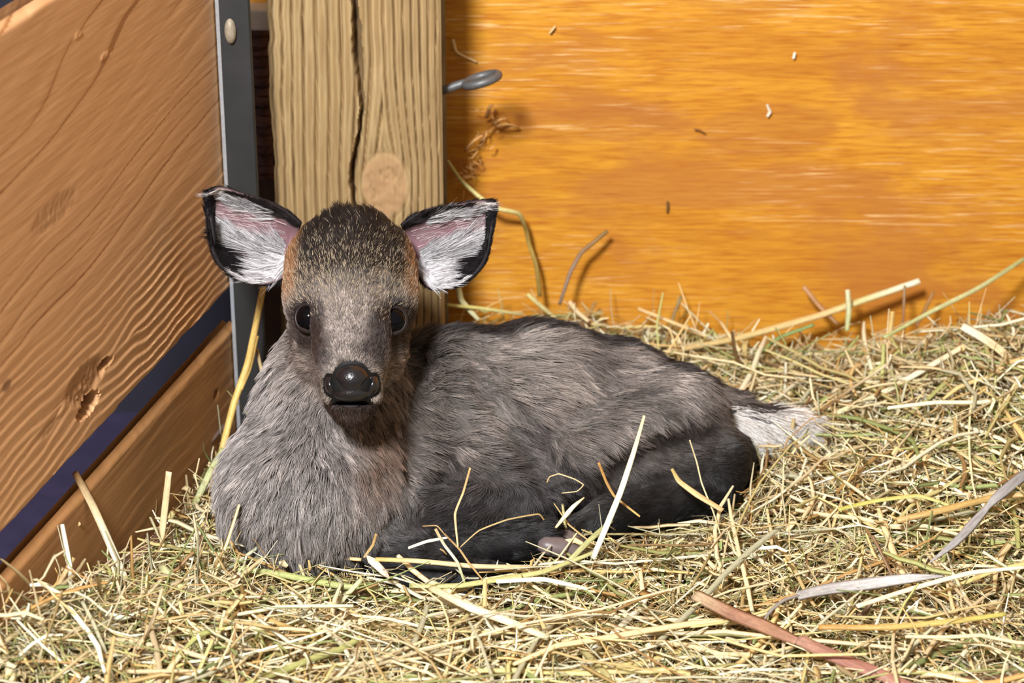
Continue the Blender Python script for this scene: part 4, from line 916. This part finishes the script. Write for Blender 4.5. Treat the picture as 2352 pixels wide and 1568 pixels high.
stalk('straw_chip', [(842, 1275, 0.026), (868, 1300, 0.026), (895, 1328, 0.024)], 22, [WHT, (232, 220, 204), (196, 160, 136)], 'broken white straw chip in front of the folded legs', 0.4, taper=(0.15, 1, 0.9, 0.8, 0.2))
stalk('straw_stalk', [Yk(864, 1226, 1.25), Yk(856, 1252, 1.25), Yk(836, 1280, 1.248)], 8, [(196, 150, 80), TAN], 'small curved tan straw between chest and folded legs', 0.7)
st = stalk('branching_stem', [Yk(1020, 1225, 1.235), Yk(1056, 1262, 1.232), Yk(1075, 1290, 1.23), Yk(1112, 1335, 1.225)], 5.5, [(150, 110, 60), TAN, (186, 140, 80)], 'thin branching grass stem in front of the folded front legs of the fawn', 0.9)
stalk('branch', [Yk(1080, 1074, 1.24), Yk(1064, 1130, 1.238), Yk(1045, 1180, 1.236), Yk(1052, 1258, 1.232)], 6, [(210, 160, 90), (214, 190, 130), CRM], None, 0.4, parent=st)
stalk('branch', [Yk(1250, 1194, 1.24), Yk(1236, 1180, 1.24), Yk(1165, 1193, 1.236), Yk(1100, 1218, 1.234), Yk(1057, 1256, 1.232)], 4.5, [(170, 130, 70), (190, 160, 90), TAN], None, 0.6, parent=st)
stalk('branch', [Yk(970, 1208, 1.238), Yk(1003, 1207, 1.236), Yk(1020, 1225, 1.235)], 4, [(140, 104, 60), TAN], None, 0.8, parent=st)
stalk('straw_stalk', [Yk(938, 1258, 1.234), Yk(980, 1243, 1.234), Yk(1028, 1234, 1.234)], 9, [WHT, (240, 236, 206)], 'short white straw resting on the knee of the fawn', 0.5)
stalk('grass_straw', [Yk(1000, 1214, 1.232), Yk(1020, 1250, 1.23), Yk(1050, 1290, 1.228), Yk(1068, 1340, 1.225)], 8, [TAN, (226, 230, 200), GRN], 'thin pale green blade crossing the branching stem', 0.35)
stalk('straw_stalk', [Yk(1480, 954, 1.285), Yk(1455, 1040, 1.28), Yk(1425, 1130, 1.272), Yk(1390, 1215, 1.262), Yk(1362, 1282, 1.255)], 14, [(226, 206, 150), WHT, (238, 236, 206), (232, 230, 196)], 'tall white straw standing upright before the flank of the fawn', 0.45, taper=(0.5, 1, 1.1, 1))
stalk('straw_stalk', [Yk(1375, 1062, 1.29), Yk(1392, 1105, 1.288), Yk(1412, 1140, 1.285), Yk(1470, 1186, 1.28)], 7.5, [(200, 140, 60), (190, 140, 70), GLD], 'brown bent straw beside the tall white one at the flank', 0.5)
stalk('straw_stalk', [Yk(1543, 1076, 1.315), Yk(1560, 1105, 1.312), Yk(1600, 1135, 1.305), Yk(1660, 1172, 1.295)], 15, [(190, 160, 80), (224, 190, 120), TAN], 'curled tan straw at the hind foot of the fawn', 0.35, taper=(0.5, 0.9, 1.1, 0.9))
stalk('green_straw', [Yk(1584, 1010, 1.325), Yk(1600, 1060, 1.322), Yk(1612, 1110, 1.31), Yk(1640, 1180, 1.295), Yk(1665, 1260, 1.272)], 4, [(214, 196, 140), (220, 206, 150)], 'hair thin pale stem standing before the haunch of the fawn', 0.9)
stalk('straw_stalk', [Yk(1342, 1142, 1.285), Yk(1315, 1165, 1.284), Yk(1276, 1212, 1.28)], 11, [TAN, (240, 228, 200), CRM], 'narrow cream leaf above the hoof of the fawn', 0.3, taper=(0.3, 0.8, 1.1, 0.5))
stalk('straw_curl', [Yk(a[0], a[1], 1.305) for a in ((1256, 1108), (1262, 1095), (1275, 1090), (1285, 1088), (1320, 1100), (1340, 1113), (1325, 1128), (1290, 1132))], 4, [TAN, (220, 196, 140), (200, 176, 120)], 'small curled tan fibre caught on the flank fur of the fawn', 0.4)
# right side, behind and beside the tail
stalk('straw_stalk', [Yk(2112, 645, 1.596), Yk(1980, 690, 1.592), Yk(1880, 725, 1.588), Yk(1700, 775, 1.578), Yk(1545, 806, 1.56)], 18, [WHT, (206, 196, 120), (224, 180, 110), (216, 186, 110), TAN], 'long thick straw leaning along the foot of the plywood wall behind the rump', 0.7)
stalk('green_straw', [Yk(2356, 592, 1.59), Yk(2250, 660, 1.56), Yk(2140, 715, 1.53), Yk(2030, 775, 1.50)], 12, [(170, 170, 96), (206, 206, 140), GRN], 'long green stem slanting up against the plywood at the edge of the photo', 0.8)
stalk('straw_stalk', [Yk(2216, 793, 1.49), Yk(2120, 850, 1.475), Yk(2020, 905, 1.46), Yk(1930, 945, 1.45), Yk(1835, 985, 1.44)], 15, [CRM, WHT, (226, 214, 150), WHT], 'long pale straw lying from the tail tip up over the heap', 0.7)
stalk('dry_straw', [Yk(2040, 835, 1.47), Yk(1945, 900, 1.455), Yk(1870, 955, 1.44), Yk(1800, 1010, 1.42), Yk(1745, 1062, 1.40)], 8, [(226, 206, 160), (150, 110, 60), (140, 104, 60), TAN], 'long thin brown stem crossing over the tail of the fawn', 0.9)
stalk('dry_leaf', [Yk(2210, 748, 1.50), Yk(2262, 778, 1.49), Yk(2310, 815, 1.475), Yk(2356, 880, 1.46)], 24, [WHT, CRM, (222, 200, 150)], 'wide cream leaf blade arching on the heap under the long green stem', 0.15, 'leaf')
stalk('straw_stalk', [Yk(1846, 658, 1.60), Yk(1880, 700, 1.595), Yk(1925, 745, 1.585)], 13, [(196, 140, 90), (190, 130, 70), BRN], 'short brown straw leaning against the plywood across the long thick straw', 0.8)
stalk('straw_stalk', [Yk(1947, 665, 1.585), Yk(1950, 710, 1.58), Yk(1945, 760, 1.57)], 13, [(216, 210, 160), GRN], 'short greenish straw standing upright at the long thick straw', 0.7)
stalk('straw_stalk', [Yk(2050, 715, 1.56), Yk(2045, 760, 1.555), Yk(2040, 800, 1.545)], 12, [GLD, TAN], 'stubby golden straw upright under the long green stem', 0.7)
stalk('straw_stalk', [Yk(2144, 670, 1.595), Yk(2125, 710, 1.585), Yk(2105, 750, 1.575)], 9, [(170, 120, 60), BRN], 'thin brown straw leaning on the plywood beside the long green stem', 0.8)
stalk('straw_stalk', [Yk(2078, 655, 1.592), Yk(2076, 700, 1.585), Yk(2074, 740, 1.575)], 7, [(160, 126, 80), BRN], 'thin dark straw hanging under the pale end of the long thick straw', 0.8)
stalk('straw_stalk', [Yk(1655, 738, 1.585), Yk(1695, 800, 1.565), Yk(1738, 870, 1.535)], 9, [(214, 170, 100), CRM, TAN], 'thin cream straw tilted behind the rump of the fawn', 0.7)
stalk('dry_straw', [Yk(1565, 680, 1.60), Yk(1545, 730, 1.59), Yk(1530, 785, 1.575)], 8, [(140, 120, 70), (150, 110, 50)], 'dark thin stem standing against the plywood above the rump', 0.8)
stalk('straw_stalk', [Yk(1465, 708, 1.595), Yk(1550, 742, 1.585), Yk(1622, 772, 1.57)], 10, [(226, 180, 110), (226, 190, 120)], 'thin golden straw lying at the plywood above the rump', 0.7)
stalk('straw_stalk', [Yk(2030, 790, 1.50), Yk(2026, 870, 1.485), Yk(2016, 950, 1.465)], 10, [(180, 180, 90), (196, 196, 110)], 'olive green blade standing on the heap beside the long pale straw', 0.3)
stalk('straw_stalk', [Yk(1870, 745, 1.56), Yk(1790, 775, 1.555), Yk(1740, 815, 1.545)], 9, [(130, 150, 70), (120, 146, 70)], 'bright green blade lying behind the tail', 0.3)
# against the wall beside the post
b_ = stalk('bent_stem', [Yk(1028, 368, 1.600), Yk(1060, 415, 1.598), Yk(1105, 455, 1.596), Yk(1140, 478, 1.596), Yk(1192, 490, 1.600), Yk(1208, 525, 1.604), Yk(1215, 560, 1.604), Yk(1232, 610, 1.602), Yk(1240, 680, 1.598)], 11, [(206, 196, 100), (220, 206, 120), (222, 204, 120), (150, 116, 40), (186, 150, 60), (140, 110, 40)], 'bent yellow green stem behind the ear leaning on the plywood', 0.9, taper=(0.5, 1, 1.1, 1, 0.9))
stalk('twig', [Yk(1395, 530, 1.604), Yk(1365, 555, 1.60), Yk(1335, 580, 1.598), Yk(1310, 625, 1.594), Yk(1285, 700, 1.585)], 11, [(140, 104, 40), (150, 106, 50), (150, 116, 90), (130, 100, 80)], 'grey brown twig leaning on the plywood above the back of the fawn', 0.9, 'twig')
stalk('straw_stalk', [Yk(1212, 675, 1.585), Yk(1240, 700, 1.58), Yk(1282, 735, 1.57)], 12, [(206, 196, 110), (226, 206, 130)], 'folded yellow straw above the back of the fawn', 0.5)
stalk('straw_stalk', [Yk(1308, 692, 1.585), Yk(1325, 715, 1.58), Yk(1352, 738, 1.575)], 12, [(232, 190, 130), CRM], 'stubby cream straw above the back beside the twig', 0.7)
stalk('straw_stalk', [Yk(1026, 700, 1.565), Yk(1110, 708, 1.575), Yk(1200, 722, 1.575)], 10, [(200, 190, 90), (226, 216, 120), (216, 200, 130)], 'yellow straw lying between the post and the back of the fawn', 0.6)
stalk('straw_stalk', [Yk(1052, 655, 1.585), Yk(1060, 690, 1.58), Yk(1100, 735, 1.57)], 14, [(206, 196, 120), (226, 220, 160)], 'pale yellow straw tuft stalk beside the foot of the post', 0.5)
# foreground right
stalk('grey_leaf', [(1832, 1368, 0.03), (1900, 1353, 0.032), (2000, 1340, 0.033), (2090, 1328, 0.033), (2170, 1322, 0.03)], 30, [(158, 150, 142), (172, 164, 158), (196, 190, 186), (206, 202, 198), (180, 174, 172)], 'wide silver grey leaf lying straight in the near straw', 0.15, 'leaf', taper=(0.75, 0.9, 1, 0.8, 0.15))
stalk('dry_straw', [(1836, 1366, 0.03), (1800, 1378, 0.03), (1772, 1400, 0.027), (1756, 1422, 0.022)], 9, [(150, 140, 130), (140, 126, 116)], 'thin grey stem curving away from the end of the silver grey leaf', 0.8)
stalk('straw_stalk', [(1968, 1392, 0.034), (2100, 1350, 0.034), (2230, 1315, 0.034), (2356, 1302, 0.034)], 13, [(240, 224, 180), WHT, (240, 230, 190)], 'long white straw lying beside the silver grey blade', 0.7)
stalk('grey_leaf', [(2360, 1085, 0.05), (2290, 1142, 0.047), (2255, 1180, 0.043), (2200, 1240, 0.037), (2135, 1292, 0.030)], 26, [(150, 146, 146), (178, 174, 172), (160, 154, 152), (170, 164, 160)], 'twisted grey leaf blade on the heap at the edge of the photo', 0.2, 'leaf', taper=(1, 1, 0.5, 0.9, 0.7, 0.1))
stalk('bark_strip', [(1595, 1365, 0.026), (1680, 1408, 0.026), (1760, 1440, 0.026), (1830, 1472, 0.028)], 34, [(196, 166, 124), (160, 108, 80), (176, 124, 90), (166, 116, 90)], 'reddish brown flat stem piece lying slantwise in the near straw', 0.3, 'stem')
stalk('bark_strip', [(1836, 1468, 0.03), (1900, 1500, 0.03), (2000, 1540, 0.03), (2110, 1585, 0.03)], 38, [(186, 134, 108), (160, 102, 84), (180, 120, 100)], 'thick reddish stem piece running out at the bottom of the photo', 0.4, 'stem')
stalk('straw_stalk', [(2060, 1195, 0.035), (2170, 1170, 0.038), (2290, 1140, 0.04), (2360, 1135, 0.042)], 18, [(216, 170, 100), (200, 160, 80), (216, 180, 110)], 'thick orange straw lying on the heap below the twisted grey blade', 0.7)
stalk('straw_stalk', [Yk(1925, 1170, 1.295), Yk(2010, 1150, 1.30), Yk(2110, 1138, 1.30), Yk(2180, 1160, 1.29)], 12, [(186, 180, 70), (200, 190, 90), (206, 196, 110)], 'olive yellow bent straw on the heap behind the thick orange one', 0.5)
stalk('straw_stalk', [(1880, 1440, 0.034), (2050, 1440, 0.036), (2200, 1425, 0.036), (2310, 1410, 0.036)], 16, [(196, 140, 60), (216, 180, 90), (200, 190, 80)], 'long golden olive straw lying in front of the long white one', 0.7)
stalk('straw_stalk', [(990, 1350, 0.030), (1080, 1395, 0.034), (1150, 1420, 0.034), (1260, 1465, 0.030)], 22, [(226, 200, 140), (244, 226, 190), (240, 224, 180), (210, 200, 150)], 'thick pale straw slanting in the near bed in front of the folded legs', 0.7)
stalk('straw_stalk', [Yk(1114, 1330, 1.20), Yk(1113, 1420, 1.19), Yk(1108, 1520, 1.175)], 11, [(226, 190, 120), (230, 190, 110)], 'thin golden straw standing upright in the near bed', 0.7)
stalk('straw_stalk', [Yk(1690, 1390, 1.19), Yk(1660, 1450, 1.18), Yk(1656, 1570, 1.165)], 9, [(226, 216, 170), (206, 210, 150)], 'thin pale green straw upright beside the reddish stem piece', 0.7)
stalk('straw_stalk', [Yk(1470, 1310, 1.235), Yk(1480, 1390, 1.225), Yk(1508, 1470, 1.21)], 12, [(214, 180, 120), (244, 230, 190), (200, 190, 130)], 'bent cream straw upright in the near bed under the tall white one', 0.5)
stalk('straw_stalk', [(1140, 1335, 0.022), (1250, 1330, 0.022), (1350, 1352, 0.022)], 13, [(240, 240, 214), (250, 246, 226), (236, 226, 180)], 'bright white straw lying in front of the hoof', 0.5)
stalk('straw_stalk', [(940, 1345, 0.018), (1050, 1345, 0.018), (1150, 1330, 0.018), (1250, 1312, 0.02), (1380, 1262, 0.016)], 15, [(190, 186, 110), (200, 196, 116), (196, 190, 110), (206, 206, 130)], 'long green straw curving from the folded legs to the hoof', 0.6)
stalk('straw_stalk', [(1310, 1285, 0.016), (1355, 1240, 0.018), (1405, 1195, 0.016)], 15, [(200, 200, 130), (190, 196, 116)], 'short green straw pointing past the hoof', 0.6)
stalk('straw_stalk', [Yk(830, 1330, 1.215), Yk(770, 1395, 1.20), Yk(745, 1420, 1.195), Yk(790, 1500, 1.18), Yk(860, 1575, 1.165)], 13, [(206, 206, 150), (214, 210, 156), (224, 204, 140)], 'bent pale green stem with a kink in the near straw before the chest', 0.7)
stalk('straw_stalk', [(500, 1370, 0.03), (570, 1405, 0.03), (660, 1440, 0.03), (740, 1470, 0.028)], 14, [(214, 170, 110), (206, 160, 84), (200, 170, 90)], 'orange straw lying slantwise in the near bed under the chest', 0.7)
stalk('straw_stalk', [(130, 1535, 0.03), (250, 1540, 0.03), (400, 1552, 0.03)], 14, [(206, 214, 170), (214, 220, 176), (196, 206, 150)], 'pale blue green straw lying level at the bottom by the gate', 0.6)

# dusty web and chaff caught on the plywood beside the post
tufts = []
base = [(1132, 250), (1120, 290), (1108, 330), (1085, 370), (1070, 400), (1062, 440)]
g = np.random.default_rng(5)
for k in range(38):
    i = g.integers(0, len(base)-1); t_ = g.random(); px = base[i][0]*(1-t_)+base[i+1][0]*t_+g.normal(0, 12); py = base[i][1]*(1-t_)+base[i+1][1]*t_+g.normal(0, 10)
    a = g.uniform(0, 2*math.pi); L = g.uniform(10, 38); y0 = WALL_Y-0.004-abs(g.normal(0, 0.006))
    tufts.append(tube_mesh('t', [Yp(px-L/2*math.cos(a), py-L/2*math.sin(a), y0), Yp(px+g.normal(0, 5), py+g.normal(0, 5), y0-0.003), Yp(px+L/2*math.cos(a), py+L/2*math.sin(a), y0+0.001)], 0.0002+0.0006*g.random(), 4, 0.6, n=5))
for px0, py0, px1, py1 in ((1140, 290, 1190, 292), (1130, 240, 1118, 270), (1070, 345, 1110, 310), (1135, 285, 1165, 275)):
    tufts.append(tube_mesh('t', [Yp(px0, py0, WALL_Y-0.01), Yp((px0+px1)/2, (py0+py1)/2-6, WALL_Y-0.014), Yp(px1, py1, WALL_Y-0.006)], 0.0016, 5, 0.6, n=8))
link('cobweb_tuft', mesh_np('cobweb_tuft', *join_geo(tufts)), M['debris'], label='tuft of dusty brown web and chaff hanging under the screw eye', cat='cobweb', kind='stuff')
for pts_, w_, c_, lab in (([(1762, 240), (1768, 256), (1762, 268)], 9, (240, 220, 190), 'tiny white chaff flake stuck on the middle of the plywood'),
                          ([(1822, 135), (1826, 120)], 7, (240, 226, 200), 'small white fleck stuck high on the plywood'),
                          ([(1594, 296), (1606, 298), (1620, 306)], 6, (150, 90, 30), 'tiny brown curl stuck on the plywood'),
                          ([(1533, 462), (1534, 474), (1532, 488)], 6, (120, 80, 40), 'small brown seed hanging from a thread on the plywood'),
                          ([(1262, 76), (1275, 60)], 7, (236, 190, 120), 'tiny pale splinter stuck high on the plywood'),
                          ([(1040, 90), (1050, 120), (1095, 142)], 8, (232, 190, 120), 'short pale splinter on the plywood above the screw eye')):
    stalk('chaff_flake', [Yk(a, b, WALL_Y-0.003) for a, b in pts_], w_, [c_, c_], lab, 0.4, 'chaff')
